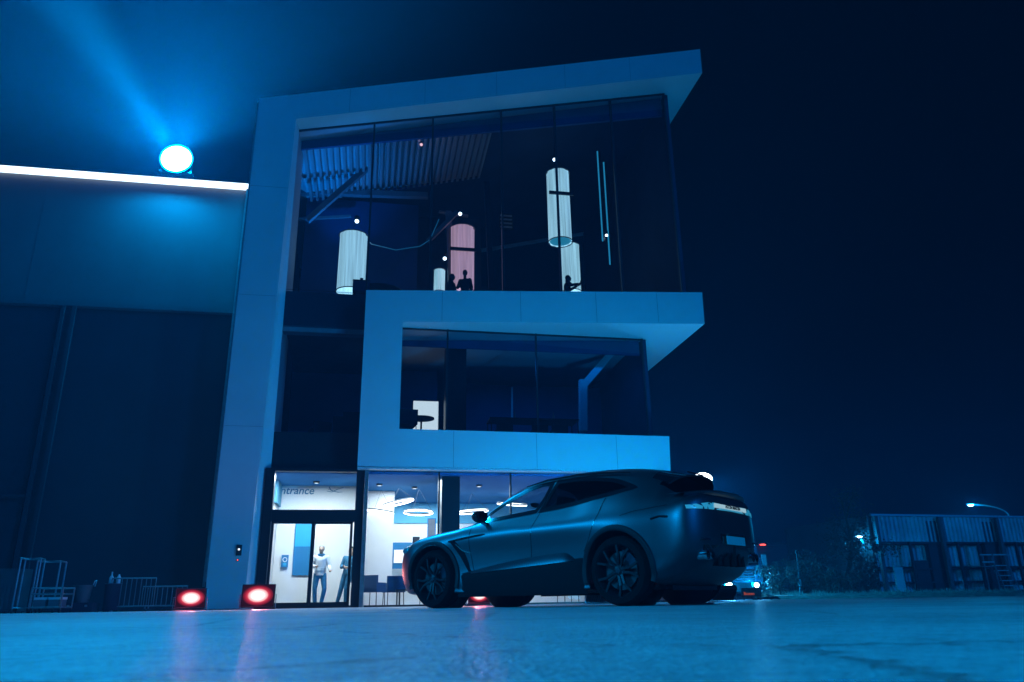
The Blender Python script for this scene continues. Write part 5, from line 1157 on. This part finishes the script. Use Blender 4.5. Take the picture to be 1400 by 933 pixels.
# grass verge
vg = MB(); n_ = 60; rows = []
for i in range(n_+1):
    x = 11+70*i/n_; row = []
    for j, y in enumerate((33.5, 34.0, 35, 38, 44, 49)): row.append(vg.bm.verts.new((x, y+.06*(x-11)+.3*sin(x*.9), (0.004, .10, .17, .22, .2, .15)[j]+.05*sin(x*1.7+j)*min(j, 1))))
    rows.append(row)
for a_, b_ in zip(rows[:-1], rows[1:]):
    for j in range(5): vg.bm.faces.new((a_[j], b_[j], b_[j+1], a_[j+1]))
struct('grass_verge', vg, M['grass'], smooth=True)
def blades(q, x, y, z, h, n, sp, wd=.02):
    for _ in range(n):
        a_ = random.uniform(0, 2*pi); r = random.gauss(0, sp); bx, by = x+r*cos(a_), y+r*sin(a_); hh_ = h*random.uniform(.4, 1); lx, ly = random.gauss(0, .25)*hh_, random.gauss(0, .25)*hh_; t = random.uniform(0, pi)
        q.verts_faces([(bx-wd*cos(t), by-wd*sin(t), z), (bx+wd*cos(t), by+wd*sin(t), z), (bx+lx*.5+wd*.7*cos(t), by+ly*.5, z+hh_*.6), (bx+lx*.5-wd*.7*cos(t), by+ly*.5, z+hh_*.6), (bx+lx, by+ly, z+hh_)], [(0, 1, 2, 3), (3, 2, 4)])
q = MB()
for _ in range(1700):
    x = random.uniform(11, 45); y = 34.2+.06*(x-11)+.3*sin(x*.9)+random.uniform(0, 5)**1; blades(q, x, y, .12, random.choice((.14, .2, .3)), 5, .15)
tag(q.build('grass', M['grass']), 'uneven grass growing along the verge before the shed', 'grass', kind='stuff')
def bush(label, px, Y, w_, h_, nleaf, group, ls=.07, name='bush', cat='bush'):
    b0 = AT(px, 817, Y); b0.z = 0; o = thing(name, label, cat, b0, random.uniform(0, 6), group)
    q = MB()
    for _ in range(9):
        a_ = random.uniform(0, 2*pi); r = random.uniform(.2, .9)*w_*.45; q.tube([(0, 0, 0), (r*.4*cos(a_), r*.4*sin(a_), h_*.45), (r*cos(a_), r*sin(a_), h_*random.uniform(.7, 1))], [.025, .015, .006], 5)
    q.build('stems', M['bark'], o)
    q = MB(); cl = [(random.gauss(0, w_*.26), random.gauss(0, w_*.26), random.uniform(.12, .92)*h_, random.uniform(.12, .30)*w_) for _ in range(22)]
    for _ in range(nleaf):
        cx, cy_, cz, cr_ = random.choice(cl); v = Vector((random.gauss(0, 1), random.gauss(0, 1), random.gauss(0, .8))).normalized()*cr_*random.uniform(.3, 1)
        p = Vector((cx, cy_, max(.04, cz)))+v; p.z = max(p.z, .03); d1 = Vector((random.gauss(0, 1), random.gauss(0, 1), random.gauss(0, 1))).normalized()*ls; d2 = d1.cross(Vector((random.gauss(0, 1), random.gauss(0, 1), 1))).normalized()*ls*.5
        q.verts_faces([p-d1, p+d2, p+d1, p-d2], [(0, 1, 2, 3)])
    q.build('foliage', M['leaf'], o); return o
for i, (px, Y, w_, h_, lb) in enumerate(((1066, 37, 1.7, 1.5, 'low leafy bush nearest the truck'), (1092, 39, 2.2, 1.9, 'leafy bush behind the slim dark post'), (1118, 41, 2.6, 2.6, 'taller rounded bush in the middle of the row of bushes'),
                                         (1140, 38, 1.8, 1.3, 'small low bush left of the lamp tree'), (1146, 37, .8, .55, 'tiny spiky shrub at the edge of the apron'))):
    bush(lb, px, Y, w_, h_, 1500 if w_ > 1 else 350, 'bushes beside the apron')
# tree
tb = AT(1152, 816, 44); tb.z = 0; TR = thing('yard_tree', 'thin leaning tree with a sparse crown beside the lower street lamp', 'tree', tb, 0)
q = MB(); tr = [(0, 0, 0), (.35, 0, .9), (.75, .1, 1.9), (1.0, .1, 3.0), (.9, .1, 4.2), (.7, 0, 5.4)]; q.tube(tr, [.17, .14, .12, .09, .06, .03], 10); q.build('trunk', M['bark'], TR, smooth=True)
q = MB(); tips = []
for _ in range(15):
    i = random.choice((2, 3, 3, 4, 4)); p = Vector(tr[i]); a_ = random.uniform(0, 2*pi); L_ = random.uniform(.4, 1.05); e_ = p+Vector((cos(a_)*L_-.3, sin(a_)*L_, random.uniform(.2, 1.4))); q.tube([p, p.lerp(e_, .5)+Vector((0, 0, .15)), e_], [.045, .03, .012], 6); tips.append(e_)
q.build('limb', M['bark'], TR, smooth=True)
q = MB()
for e_ in tips:
    for _ in range(110):
        p = e_+Vector((random.gauss(0, .34), random.gauss(0, .34), random.gauss(0, .26))); d1 = Vector((random.gauss(0, 1), random.gauss(0, 1), random.gauss(0, .6))).normalized()*.08; d2 = d1.cross(Vector((random.gauss(0, 1), random.gauss(0, 1), 1))).normalized()*.04
        q.verts_faces([p-d1, p+d2, p+d1, p-d2], [(0, 1, 2, 3)])
q.build('crown', M['leaf'], TR)
bush('dark dense hedge shrub tucked against the left end of the shed', 1186, 49, 2.6, 4.3, 2600, 'shrubs at the shed', .10)
# ---------------------------------------------------------------- haze
def haze(density):
    m = bpy.data.materials.new('haze'); m.use_nodes = True; nt = m.node_tree; nt.nodes.clear()
    v = nt.nodes.new('ShaderNodeVolumePrincipled'); v.inputs['Color'].default_value = (.15, .60, 1.0, 1); v.inputs['Density'].default_value = density; v.inputs['Anisotropy'].default_value = .0
    o = nt.nodes.new('ShaderNodeOutputMaterial'); nt.links.new(v.outputs[0], o.inputs['Volume'])
    q = MB(); q.box((-60, -6, -1), (90, 110, 23)); h_ = q.build('haze', m); tag(h_, 'thin night haze glowing around the lamps', kind='stuff'); return h_
haze(.0018)
